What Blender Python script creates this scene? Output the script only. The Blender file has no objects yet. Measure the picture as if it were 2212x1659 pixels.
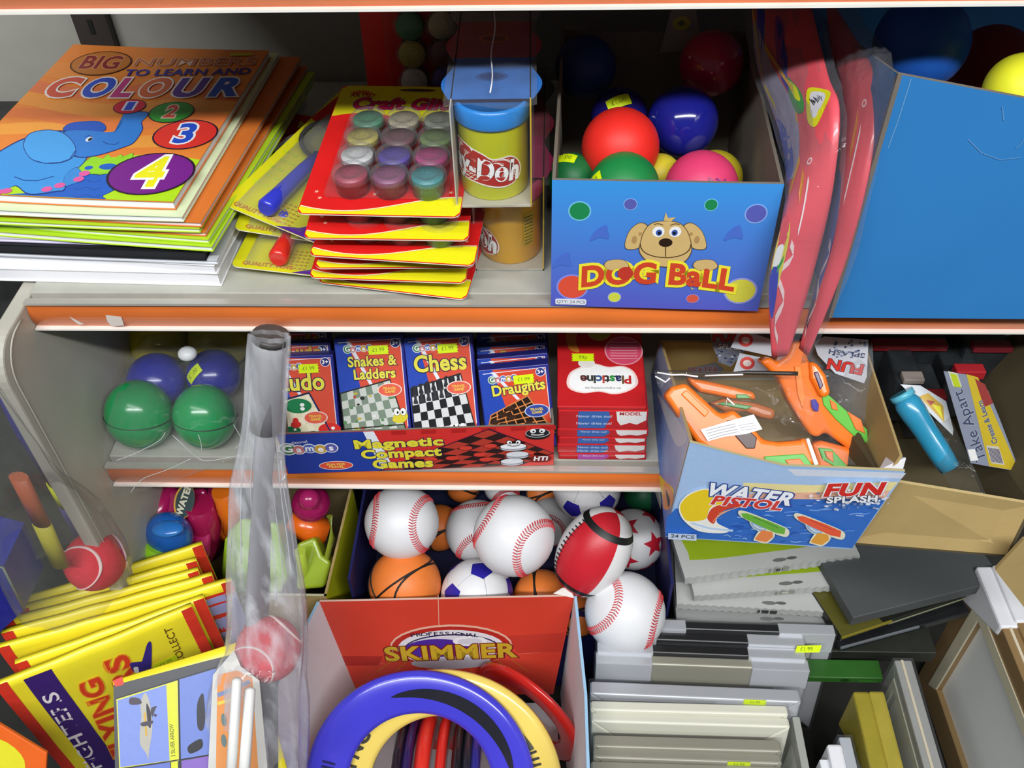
import bpy, bmesh, math, random
from mathutils import Vector, Matrix, Euler, noise
random.seed(7)
SC = bpy.context.scene
COL = SC.collection
PI = math.pi
# ------------------------------------------------------------------ camera
F_PX, PITCH, YAW, ROLL = 2069.2, .78373, .052392, -.031051
CAM = Vector((0, -.6, .50616))
cF = Vector((-math.sin(YAW)*math.cos(PITCH), math.cos(YAW)*math.cos(PITCH), -math.sin(PITCH)))
r0 = Vector((math.cos(YAW), math.sin(YAW), 0)); u0 = r0.cross(cF)
cR = r0*math.cos(ROLL)+u0*math.sin(ROLL); cU = u0*math.cos(ROLL)-r0*math.sin(ROLL)
cd = bpy.data.cameras.new('camera'); co = bpy.data.objects.new('camera', cd); COL.objects.link(co)
cd.sensor_width = 36; cd.lens = 36*F_PX/2212; cd.clip_start = .02
m = Matrix((cR, cU, -cF)).transposed().to_4x4(); m.translation = CAM
co.matrix_world = m; SC.camera = co
# ------------------------------------------------------------------ world, lamps, exposure
wd = bpy.data.worlds.new('shop'); SC.world = wd; wd.use_nodes = True
bg = wd.node_tree.nodes['Background']; bg.inputs[0].default_value = (.80, .86, 1, 1); bg.inputs[1].default_value = .07
def tube_light(x, y, z, w, e, tgt=(0, 0, -.2), h=.12):
    l = bpy.data.lights.new('ceiling_tube', 'AREA'); l.shape = 'RECTANGLE'; l.size = w; l.size_y = h; l.energy = e; l.color = (.97, .99, 1.0)
    o = bpy.data.objects.new('ceiling_tube', l); COL.objects.link(o); o.location = (x, y, z)
    o.rotation_euler = (Vector(tgt)-Vector((x, y, z))).to_track_quat('-Z', 'Y').to_euler()
tube_light(.1, -2.15, 2.45, 4.2, 138, h=.14)
tube_light(-.3, -1.3, 2.2, 3.2, 26, h=.3)
SC.view_settings.view_transform = 'Standard'; SC.view_settings.look = 'None'
SC.view_settings.exposure = 0.0; SC.view_settings.gamma = 1
try: SC.view_settings.use_curve_mapping = False
except Exception: pass
# ------------------------------------------------------------------ measuring helpers
def W(px, py, x=None, y=None, z=None):
    "point of the place seen at a pixel of the 2212x1659 photograph, on the plane x=, y= or z="
    d = cF*F_PX+cR*(px-1106)-cU*(py-829.5)
    t = (x-CAM.x)/d.x if x is not None else (y-CAM.y)/d.y if y is not None else (z-CAM.z)/d.z
    return CAM+d*t
def mpp(p): return (Vector(p)-CAM).dot(cF)/F_PX       # metres per pixel at a point
def basis(O, X, Y):
    O = Vector(O); x = (Vector(X)-O).normalized(); y = Vector(Y)-O; y = (y-x*y.dot(x)).normalized(); z = x.cross(y)
    M = Matrix((x, y, z)).transposed().to_4x4(); M.translation = O; return M
def Mx(loc, rx=0, ry=0, rz=0): return Matrix.Translation(loc) @ Euler((rx, ry, rz)).to_matrix().to_4x4()
def rad(a): return math.radians(a)
# ------------------------------------------------------------------ materials
_m = {}
def lin(h): 
    c = [int(h[i:i+2], 16)/255 for i in (0, 2, 4)]
    return [(v/12.92 if v <= .04045 else ((v+.055)/1.055)**2.4) for v in c]+[1]
def mat(h, rough=.45, metal=0, var=.05, scale=40, bump=0, bscale=300, coat=0, spec=.5, alpha=1, trans=0, emit=0):
    key = (h, rough, metal, var, scale, bump, bscale, coat, spec, alpha, trans)
    if key in _m: return _m[key]
    a = bpy.data.materials.new('mat_'+h); a.use_nodes = True; nt = a.node_tree; b = nt.nodes['Principled BSDF']
    c = lin(h); tc = nt.nodes.new('ShaderNodeTexCoord'); n = nt.nodes.new('ShaderNodeTexNoise'); n.inputs['Scale'].default_value = scale; n.inputs['Detail'].default_value = 4
    nt.links.new(tc.outputs['Object'], n.inputs['Vector'])
    mx = nt.nodes.new('ShaderNodeMix'); mx.data_type = 'RGBA'
    mx.inputs[6].default_value = [max(0, v*(1-2.2*var)) for v in c[:3]]+[1]; mx.inputs[7].default_value = [min(1, v*(1+1.6*var)+.1*var) for v in c[:3]]+[1]
    nt.links.new(n.outputs['Fac'], mx.inputs[0]); nt.links.new(mx.outputs[2], b.inputs['Base Color'])
    b.inputs['Roughness'].default_value = rough; b.inputs['Metallic'].default_value = metal; b.inputs['Coat Weight'].default_value = coat
    b.inputs['Specular IOR Level'].default_value = spec; b.inputs['Coat Roughness'].default_value = .12
    b.inputs['Alpha'].default_value = alpha; b.inputs['Transmission Weight'].default_value = trans
    if bump:
        n2 = nt.nodes.new('ShaderNodeTexNoise'); n2.inputs['Scale'].default_value = bscale; n2.inputs['Detail'].default_value = 3
        nt.links.new(tc.outputs['Object'], n2.inputs['Vector'])
        bp = nt.nodes.new('ShaderNodeBump'); bp.inputs['Strength'].default_value = bump; bp.inputs['Distance'].default_value = .001
        nt.links.new(n2.outputs['Fac'], bp.inputs['Height']); nt.links.new(bp.outputs[0], b.inputs['Normal'])
    _m[key] = a; return a
def film(tint='dfe3ea', base=.12, edge=.55, rough=.12, bscale=60, bump=.6, streak=0, dk=.35):
    key = (dk, 'film', tint, base, edge, rough, bscale, bump, streak)
    if key in _m: return _m[key]
    a = bpy.data.materials.new('clear_film'); a.use_nodes = True; nt = a.node_tree; nt.nodes.remove(nt.nodes['Principled BSDF'])
    N = nt.nodes.new; L = nt.links.new; out = nt.nodes['Material Output']
    tr = N('ShaderNodeBsdfTransparent'); tr.inputs[0].default_value = (.97, .97, .97, 1)
    pr = N('ShaderNodeBsdfPrincipled'); pr.inputs['Base Color'].default_value = [v*dk for v in lin(tint)[:3]]+[1]; pr.inputs['Roughness'].default_value = rough; pr.inputs['Specular IOR Level'].default_value = 1
    tc = N('ShaderNodeTexCoord'); n = N('ShaderNodeTexNoise'); n.inputs['Scale'].default_value = bscale; n.inputs['Detail'].default_value = 3; n.inputs['Distortion'].default_value = .6
    mp = N('ShaderNodeMapping'); L(tc.outputs['Object'], mp.inputs[0]); L(mp.outputs[0], n.inputs['Vector'])
    if streak: mp.inputs['Scale'].default_value = (1, 1, .12)
    bp = N('ShaderNodeBump'); bp.inputs['Strength'].default_value = bump; bp.inputs['Distance'].default_value = .004; L(n.outputs['Fac'], bp.inputs['Height'])
    L(bp.outputs[0], pr.inputs['Normal'])
    lw = N('ShaderNodeLayerWeight'); lw.inputs['Blend'].default_value = .35; L(bp.outputs[0], lw.inputs['Normal'])
    mr = N('ShaderNodeMapRange'); mr.inputs[3].default_value = base; mr.inputs[4].default_value = edge; L(lw.outputs['Facing'], mr.inputs[0])
    if streak:
        n3 = N('ShaderNodeTexNoise'); n3.inputs['Scale'].default_value = 55; n3.inputs['Detail'].default_value = 4; m3 = N('ShaderNodeMapping'); m3.inputs['Scale'].default_value = (1, 1, .09); L(tc.outputs['Object'], m3.inputs[0]); L(m3.outputs[0], n3.inputs['Vector'])
        r3 = N('ShaderNodeMapRange'); r3.inputs[1].default_value = .48; r3.inputs[2].default_value = .68; r3.inputs[3].default_value = 0; r3.inputs[4].default_value = .38; L(n3.outputs['Fac'], r3.inputs[0])
        ad = N('ShaderNodeMath'); ad.use_clamp = True; L(r3.outputs[0], ad.inputs[0]); L(mr.outputs[0], ad.inputs[1]); mr = ad
    mx = N('ShaderNodeMixShader'); L(mr.outputs[0], mx.inputs[0]); L(tr.outputs[0], mx.inputs[1]); L(pr.outputs[0], mx.inputs[2]); L(mx.outputs[0], out.inputs[0])
    _m[key] = a; return a
def P(h): return mat(h, .38, var=.03, scale=200)          # printed ink
# ------------------------------------------------------------------ things and meshes
def thing(name, label, cat, loc=(0, 0, 0), group=None):
    o = bpy.data.objects.new(name, None); COL.objects.link(o); o.empty_display_size = .02
    o.location = loc; o['label'] = label; o['category'] = cat
    if group: o['group'] = group
    return o
class MB:
    def __init__(s): s.v = []; s.f = []; s.mi = []; s.mats = []; s.sm = []
    def slot(s, m):
        if m not in s.mats: s.mats.append(m)
        return s.mats.index(m)
    def add(s, vs, fs, m, M=None, smooth=False):
        b = len(s.v); k = s.slot(m)
        s.v += [(M @ Vector(v)) if M else Vector(v) for v in vs]
        for f in fs: s.f.append([b+i for i in f]); s.mi.append(k); s.sm.append(smooth)
        return s
    def box(s, c, d, m, M=None, fm=None):
        x, y, z = c; a, b, e = d[0]/2, d[1]/2, d[2]/2
        vs = [(x+i*a, y+j*b, z+k*e) for k in (-1, 1) for j in (-1, 1) for i in (-1, 1)]
        fs = [(0, 2, 3, 1), (4, 5, 7, 6), (0, 1, 5, 4), (2, 6, 7, 3), (0, 4, 6, 2), (1, 3, 7, 5)]   # -z +z -y +y -x +x
        for i, f in enumerate(fs): s.add(vs, [f], (fm or {}).get(i, m), M)
        return s
    def quad(s, a, b, c, d, m): return s.add([a, b, c, d], [(0, 1, 2, 3)], m)
    def slab(s, pts, t, m, M=None, edge=None, back=None):
        "flat outline (local xy) extruded from z=-t to z=0"
        n = len(pts); vs = [(p[0], p[1], 0) for p in pts]+[(p[0], p[1], -t) for p in pts]
        s.add(vs, [list(range(n))], m, M); s.add(vs, [list(range(2*n-1, n-1, -1))], back or m, M)
        s.add(vs, [(i, n+i, n+(i+1) % n, (i+1) % n) for i in range(n)], edge or m, M); return s
    def hull8(s, a, b, t, m, **k):
        "quad a (4 world points) thickened along its normal by -t"
        n = (Vector(a[1])-Vector(a[0])).cross(Vector(a[3])-Vector(a[0])).normalized()*t
        lo = [Vector(p)-n for p in a]; vs = list(map(Vector, a))+lo
        s.add(vs, [(0, 1, 2, 3)], m); s.add(vs, [(7, 6, 5, 4)], k.get('back', m)); s.add(vs, [(0, 4, 5, 1), (1, 5, 6, 2), (2, 6, 7, 3), (3, 7, 4, 0)], k.get('edge', m)); return s
    def lathe(s, prof, m, M=None, n=28, smooth=True, caps=True):
        vs = []; fs = []
        for r, z in prof:
            for k in range(n): a = 2*PI*k/n; vs.append((r*math.cos(a), r*math.sin(a), z))
        for j in range(len(prof)-1):
            for k in range(n): fs.append((j*n+k, j*n+(k+1) % n, (j+1)*n+(k+1) % n, (j+1)*n+k))
        s.add(vs, fs, m, M, smooth)
        if caps:
            if prof[0][0] > 1e-5: s.add(vs[:n], [list(range(n-1, -1, -1))], m, M)
            if prof[-1][0] > 1e-5: s.add(vs[-n:], [list(range(n))], m, M)
        return s
    def tube(s, pts, r, m, n=8, M=None, closed=False, smooth=True, flat=1):
        pts = [Vector(p) for p in pts]; vs = []; fs = []; L = len(pts); ref = Vector((.13, .31, .94))
        for i, p in enumerate(pts):
            t = (pts[(i+1) % L] if (closed or i < L-1) else p)-(pts[i-1] if (closed or i > 0) else p); t.normalize()
            a = t.cross(ref); a = a.normalized() if a.length > 1e-4 else Vector((1, 0, 0)); b = t.cross(a)
            rr = r[i] if isinstance(r, (list, tuple)) else r
            for k in range(n): q = 2*PI*k/n; vs.append(p+a*rr*math.cos(q)+b*rr*flat*math.sin(q))
        for j in range(L if closed else L-1):
            for k in range(n): fs.append((j*n+k, j*n+(k+1) % n, ((j+1) % L)*n+(k+1) % n, ((j+1) % L)*n+k))
        s.add(vs, fs, m, M, smooth)
        if not closed: s.add(vs[:n], [list(range(n-1, -1, -1))], m, M); s.add(vs[-n:], [list(range(n))], m, M)
        return s
    def sphere(s, c, r, m, n=32, sc=(1, 1, 1), M=None):
        vs = []; fs = []; k2 = n//2
        for j in range(k2+1):
            t = PI*j/k2
            for k in range(n): a = 2*PI*k/n; vs.append((c[0]+r*sc[0]*math.sin(t)*math.cos(a), c[1]+r*sc[1]*math.sin(t)*math.sin(a), c[2]+r*sc[2]*math.cos(t)))
        for j in range(k2):
            for k in range(n): fs.append((j*n+k, (j+1)*n+k, (j+1)*n+(k+1) % n, j*n+(k+1) % n))
        return s.add(vs, fs, m, M, True)
    def grid(s, fn, nu, nv, m, smooth=True):
        vs = [fn(i/nu, j/nv) for j in range(nv+1) for i in range(nu+1)]
        fs = [(j*(nu+1)+i, j*(nu+1)+i+1, (j+1)*(nu+1)+i+1, (j+1)*(nu+1)+i) for j in range(nv) for i in range(nu)]
        return s.add(vs, fs, m, None, smooth)
    def build(s, name, parent=None, bevel=0, solid=0, seg=2, label=None, kind=None):
        me = bpy.data.meshes.new(name); off = parent.location if parent else Vector((0, 0, 0))
        w = parent
        while w is not None and w.parent is not None: w = w.parent; off = off+w.location
        me.from_pydata([v-off for v in s.v], [], s.f)
        for m in s.mats: me.materials.append(m)
        me.polygons.foreach_set('material_index', s.mi); me.polygons.foreach_set('use_smooth', s.sm)
        bm = bmesh.new(); bm.from_mesh(me); bmesh.ops.remove_doubles(bm, verts=bm.verts, dist=2e-6); bm.to_mesh(me); bm.free()
        me.update(); o = bpy.data.objects.new(name, me); COL.objects.link(o)
        if parent: o.parent = parent
        if solid: q = o.modifiers.new('S', 'SOLIDIFY'); q.thickness = solid; q.offset = 0
        if bevel: q = o.modifiers.new('B', 'BEVEL'); q.width = bevel; q.segments = seg; q.limit_method = 'ANGLE'; q.angle_limit = rad(35)
        if label: o['label'] = label
        if kind: o['kind'] = kind
        return o
_t = {}
def text2d(s, off=0, sp=1):
    k = (s, off, sp)
    if k not in _t:
        c = bpy.data.curves.new('t', 'FONT'); c.body = s; c.size = 1; c.fill_mode = 'FRONT'; c.offset = off; c.align_x = 'CENTER'; c.align_y = 'CENTER'; c.resolution_u = 4; c.space_character = sp
        o = bpy.data.objects.new('t', c); COL.objects.link(o); dg = bpy.context.evaluated_depsgraph_get()
        me = bpy.data.meshes.new_from_object(o.evaluated_get(dg)); _t[k] = ([(v.co.x, v.co.y) for v in me.vertices], [list(p.vertices) for p in me.polygons])
        bpy.data.objects.remove(o); bpy.data.curves.remove(c); bpy.data.meshes.remove(me)
    return _t[k]
class Art(MB):
    "flat print on a surface: M maps local xy (+z outwards) to the place; every stroke lies a hair above the one before"
    def __init__(s, M, mapf=None, dh=2.2e-5, h0=1.5e-4): super().__init__(); s.M = M; s.h = h0; s.dh = dh; s.mapf = mapf; s.Mi = M.inverted()
    def uv(s, px, py):
        d = cF*F_PX+cR*(px-1106)-cU*(py-829.5); n = s.M.col[2].xyz; o = s.M.translation
        t = (o-CAM).dot(n)/d.dot(n); q = s.Mi @ (CAM+d*t); return (q.x, q.y)
    def px(s, *pts): return [s.uv(*p) for p in pts]
    def put(s, vs, fs, c):
        s.h += s.dh; m = c if not isinstance(c, str) else P(c)
        if s.mapf: s.add([s.mapf(x, y, s.h) for x, y in vs], fs, m)
        else: s.add([(x, y, s.h) for x, y in vs], fs, m, s.M)
        return s
    def poly(s, pts, c):
        if s.mapf:   # fan with rings so that it can bend
            cx = sum(p[0] for p in pts)/len(pts); cy = sum(p[1] for p in pts)/len(pts); n = len(pts); vs = [(cx, cy)]; fs = []; R = 4
            for r in range(1, R+1): vs += [(cx+(p[0]-cx)*r/R, cy+(p[1]-cy)*r/R) for p in pts]
            for k in range(n): fs.append((0, 1+k, 1+(k+1) % n))
            for r in range(R-1):
                for k in range(n): a = 1+r*n; fs.append((a+k, a+n+k, a+n+(k+1) % n, a+(k+1) % n))
            return s.put(vs, fs, c)
        ar = sum(pts[i][0]*pts[(i+1) % len(pts)][1]-pts[(i+1) % len(pts)][0]*pts[i][1] for i in range(len(pts)))
        if ar < 0: pts = pts[::-1]
        return s.put(pts, [list(range(len(pts)))], c)
    def ell(s, cx, cy, rx, ry, c, rot=0, n=28, a0=0, a1=2*PI):
        full = abs(a1-a0-2*PI) < 1e-6; k = n if full else n+1
        pts = [(rx*math.cos(a0+(a1-a0)*i/n), ry*math.sin(a0+(a1-a0)*i/n)) for i in range(k)]
        return s.poly([(cx+x*math.cos(rot)-y*math.sin(rot), cy+x*math.sin(rot)+y*math.cos(rot)) for x, y in pts], c)
    def rect(s, x0, y0, x1, y1, c): return s.poly([(x0, y0), (x1, y0), (x1, y1), (x0, y1)], c)
    def blob(s, pts, c, n=5):
        "smooth closed outline through pts"
        L = len(pts); out = []
        for i in range(L):
            p0, p1, p2, p3 = pts[i-1], pts[i], pts[(i+1) % L], pts[(i+2) % L]
            for k in range(n):
                t = k/n
                out.append(tuple(.5*(2*p1[j]+(p2[j]-p0[j])*t+(2*p0[j]-5*p1[j]+4*p2[j]-p3[j])*t*t+(3*p1[j]-p0[j]-3*p2[j]+p3[j])*t**3) for j in (0, 1)))
        return s.poly(out, c)
    def line(s, pts, w, c):
        vs = []; fs = []; L = len(pts)
        for i, p in enumerate(pts):
            a = pts[max(i-1, 0)]; b = pts[min(i+1, L-1)]; dx, dy = b[0]-a[0], b[1]-a[1]; l = math.hypot(dx, dy) or 1
            vs += [(p[0]-dy/l*w/2, p[1]+dx/l*w/2), (p[0]+dy/l*w/2, p[1]-dx/l*w/2)]
        for i in range(L-1): fs.append((2*i, 2*i+1, 2*i+3, 2*i+2))
        return s.put(vs, fs, c)
    def arc(s, cx, cy, r, a0, a1, w, c, n=10, ry=None): return s.line([(cx+r*math.cos(a0+(a1-a0)*i/n), cy+(ry or r)*math.sin(a0+(a1-a0)*i/n)) for i in range(n+1)], w, c)
    def text(s, t, x, y, size, c, rot=0, bold=.0, sx=1, shear=0, rim=None, rimw=.05, arch=0, grow=0, sp=None):
        sp = sp or 1+1.4*bold
        if rim: s.text(t, x, y, size, rim, rot, bold+rimw, sx, shear, arch=arch, grow=grow, sp=sp)
        vs, fs = text2d(t, bold, sp); o = []
        for a, b in vs:
            b2 = b*(1+grow*a)-arch*a*a; a2 = (a+shear*b2)*sx*size; b2 *= size
            o.append((x+a2*math.cos(rot)-b2*math.sin(rot), y+a2*math.sin(rot)+b2*math.cos(rot)))
        return s.put(o, fs, c)
def _tp(s, t, p0, p1, cap, c, bold=0, cond=None, **k):
    "text whose centre line runs from pixel p0 to pixel p1; cap = letter height in px"
    (x0, y0), (x1, y1) = s.uv(*p0), s.uv(*p1); sp = 1+1.4*bold; vs, _ = text2d(t, bold, sp); xs = [v[0] for v in vs]; wd = max(xs)-min(xs); d = math.hypot(x1-x0, y1-y0)
    dx, dy = p1[0]-p0[0], p1[1]-p0[1]; l = math.hypot(dx, dy); mx_, my_ = (p0[0]+p1[0])/2, (p0[1]+p1[1])/2
    a_, b_ = s.uv(mx_-dy/l*cap/2, my_+dx/l*cap/2), s.uv(mx_+dy/l*cap/2, my_-dx/l*cap/2); size = math.hypot(a_[0]-b_[0], a_[1]-b_[1])/.72
    s.text(t, (x0+x1)/2, (y0+y1)/2, size, c, rot=math.atan2(y1-y0, x1-x0), bold=bold, sx=d/(wd*size), sp=sp, **k)
Art.textpx = _tp
def tagp(art, x, y, w, h, rot=0, t='£1.99'):
    "fluorescent price gun label, wavy ends"
    pts = []
    for i in range(7): pts.append((-w/2+(.06*w if i % 2 else 0), -h/2+h*i/6))
    for i in range(7): pts.append((w/2-(.06*w if i % 2 else 0), h/2-h*i/6))
    q = [(x+a*math.cos(rot)-b*math.sin(rot), y+a*math.sin(rot)+b*math.cos(rot)) for a, b in pts]
    art.poly(q, mat('dcf505', .5, var=.02)); art.text(t, x, y, h*.6, '6a7a20', rot)
def curved_card(bend=0): pass
def wallbox(t, parts, m):
    pass
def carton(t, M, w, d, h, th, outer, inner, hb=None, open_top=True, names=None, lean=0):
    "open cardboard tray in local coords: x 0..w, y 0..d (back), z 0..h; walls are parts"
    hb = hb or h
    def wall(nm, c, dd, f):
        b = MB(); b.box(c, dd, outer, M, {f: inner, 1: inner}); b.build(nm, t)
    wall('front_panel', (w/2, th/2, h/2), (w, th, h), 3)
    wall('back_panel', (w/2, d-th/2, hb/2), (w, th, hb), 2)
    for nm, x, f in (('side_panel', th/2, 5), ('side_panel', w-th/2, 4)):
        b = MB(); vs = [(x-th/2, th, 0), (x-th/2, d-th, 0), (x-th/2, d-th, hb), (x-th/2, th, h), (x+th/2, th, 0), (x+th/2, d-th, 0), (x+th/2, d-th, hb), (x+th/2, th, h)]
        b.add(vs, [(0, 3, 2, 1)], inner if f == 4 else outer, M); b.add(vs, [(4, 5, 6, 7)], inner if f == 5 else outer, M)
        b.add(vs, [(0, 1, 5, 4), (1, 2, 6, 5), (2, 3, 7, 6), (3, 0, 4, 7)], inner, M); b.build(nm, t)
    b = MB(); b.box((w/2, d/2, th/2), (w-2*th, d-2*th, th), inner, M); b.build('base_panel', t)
# ------------------------------------------------------------------ common finishes
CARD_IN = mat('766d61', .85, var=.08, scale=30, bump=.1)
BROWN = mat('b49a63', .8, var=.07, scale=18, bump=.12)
WHITE_CARD = mat('e6e6ea', .6, var=.02)
PAPER = mat('eeeef2', .7, var=.02)
def inner_noise(): pass
# ================================================================== the setting
CREAM = mat('bdb9ac', .55, var=.05, scale=25, bump=.03)
b = MB(); b.box((.1, .395, 0), (2.2, .02, 1.7), mat('a9a69c', .6, var=.05, scale=30)); o = b.build('wall_back'); o['kind'] = 'structure'
b = MB(); b.box((0, -.2, -1.0), (3, 2.2, .02), mat('1f1e1d', .7, var=.2, scale=12)); o = b.build('floor'); o['kind'] = 'structure'
XL = -.437
t = thing('upright_post', 'dark slotted metal upright post on the back panel behind the colouring books', 'post', (-.485, .38, -.9))
b = MB(); b.box((-.485, .378, -.15), (.036, .014, 1.5), mat('3a312c', .5, var=.1)); b.build('post', t)
b = MB()
for i in range(46): b.box((-.485, .3705, -.86+i*.032), (.005, .0012, .015), mat('0c0a09', .8))
b.build('slots', t, kind='stuff')
ORANGE = mat('ee7a30', .35, var=.09, scale=14, coat=.3)
GREYM = mat('b4b3a8', .45, var=.1, scale=30, bump=.03)
def shelf(label, ztop, hstrip, y0, depth, xl, xr, tear=False):
    t = thing('shelf', label, 'shelf', ((xl+xr)/2, y0+depth/2, ztop), 'gondola shelves')
    b = MB(); b.box(((xl+xr)/2, y0+depth/2+.006, ztop-.012), (xr-xl, depth-.014, .024), GREYM); b.build('deck', t, bevel=.001)
    b = MB(); n = 8; zt, zb = ztop-.003, ztop-hstrip+.002; prof = [(y0+.0035*(2*(i/n)-1)**2*1.0, zt+(zb-zt)*i/n) for i in range(n+1)]
    vs = [(x, p[0], p[1]) for p in prof for x in (xl, xr)]; b.add(vs, [(2*i, 2*i+2, 2*i+3, 2*i+1) for i in range(n)], ORANGE, None, True); o = b.build('price_strip', t, solid=.001)
    b = MB(); b.box(((xl+xr)/2, y0+.002, ztop-.0012), (xr-xl, .007, .0024), mat('c9c5bb', .3, .4)); b.box(((xl+xr)/2, y0+.0015, zb-.0008), (xr-xl, .006, .0018), mat('f3efe6', .35)); b.build('rail_lip', t)
    if tear:
        a = Art(basis((0, y0-.0012, ztop), (1, y0-.0012, ztop), (0, y0-.0012, 1)))
        for pts in ([(228, 680), (262, 684), (268, 703), (240, 704), (232, 694)], [(150, 683), (182, 700), (170, 701), (156, 690)]): a.poly(a.px(*pts), 'd9cfc6')
        a.build('torn_label', t, label='pale torn paper remnants on the strip')
    return t
Z1 = .244; Z2 = 0; Z3 = -.2106
shelf('top shelf across the upper edge of the picture with orange price strip', Z1+.03, .03, 0, .38, XL, .8)
shelf('middle shelf with torn orange price strip under the colouring books', Z2, .0304, 0, .38, XL, .8, True)
shelf('lower shelf with orange price strip under the board game tray', Z3, .0304, 0, .38, XL, .8)
b = MB(); b.box((.1, -.03, -.655), (2.2, .82, .03), mat('2a2926', .7, var=.1)); t = thing('base_deck', 'grey bottom deck of the shelving unit under the picture frames', 'shelf', (.1, -.03, -.67)); b.build('deck', t)  # deck colour darkened for the shade it lies in
# end panel under the middle shelf, rounded upper front corner
t = thing('end_panel', 'pale grey rounded end panel left of the lower shelves', 'panel', (XL-.01, .16, -.6))
pts = [(.384, -.64), (.384, -.004), (-.02, -.004)]
for i in range(9): a_ = PI/2*i/8; pts.append((-.03-.032*math.sin(a_), -.04+.036*math.cos(a_)))
pts += [(-.062, -.64)]
M = Matrix(((0, 0, 1, XL-.001), (1, 0, 0, 0), (0, 1, 0, 0), (0, 0, 0, 1)))
b = MB(); b.slab(pts, .014, CREAM, M, back=CREAM); b.build('board', t, bevel=.002)
b = MB()
ed = [(XL+.0005, y+.008 if i < 11 else y+.008, z-.004) for i, (y, z) in enumerate(pts[2:])]
b.tube(ed, .0008, CREAM, n=6); b.build('edge_trim', t)

# ================================================================== top shelf: colouring books
def book(label, c, rz, w, l, th, cover, group, bow=0, cover_art=None, pages=PAPER, tilt=0, name='colouring_book', back=None):
    "closed paperback lying down; c = centre of its underside"
    t = thing(name, label, 'book', c, group); M = Mx(c, tilt, 0, rz)
    def f(u, v, z): return M @ Vector(((u-.5)*w, (v-.5)*l, z+bow*(2*u-1)**2*.5+bow*.4*(1-v)))
    n = 8
    for nm, z0, z1, ww, m in (('back_cover', 0, .0006, 0, back or cover), ('pages', .0006, th-.0006, -.0012, pages), ('front_cover', th-.0006, th, 0, cover)):
        b = MB(); vs = []
        for z in (z0, z1):
            for i in range(n+1):
                for j in (0, 1): u = i/n; v = j; vs.append(f(u+(ww/w if i == n else 0), v+(-ww/l if j == 0 else ww/l), z))
        k = 2*(n+1); fs = []
        for i in range(n): fs += [(k+2*i, k+2*i+2, k+2*i+3, k+2*i+1), (2*i, 2*i+1, 2*i+3, 2*i+2), (2*i, 2*i+2, k+2*i+2, k+2*i), (2*i+1, k+2*i+1, k+2*i+3, 2*i+3)]
        fs += [(0, k, k+1, 1), (2*n, 2*n+1, k+2*n+1, k+2*n)]
        b.add(vs, fs, m); b.build(nm, t)
    if cover_art: cover_art(t, f, th, M, w, l)
    return t
def pell(art, zz, x, y, rx, ry, c, rot=0):
    c0 = art.uv(*zz((x, y))[0]); c1 = art.uv(*zz((x+rx, y))[0]); c2 = art.uv(*zz((x, y+ry))[0])
    art.ell(c0[0], c0[1], math.hypot(c1[0]-c0[0], c1[1]-c0[1]), abs(c2[1]-c0[1]), c, rot)
def Zc(ox, oy, s): return lambda *pts: [(ox+x/s, oy+y/s) for x, y in pts]
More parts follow.
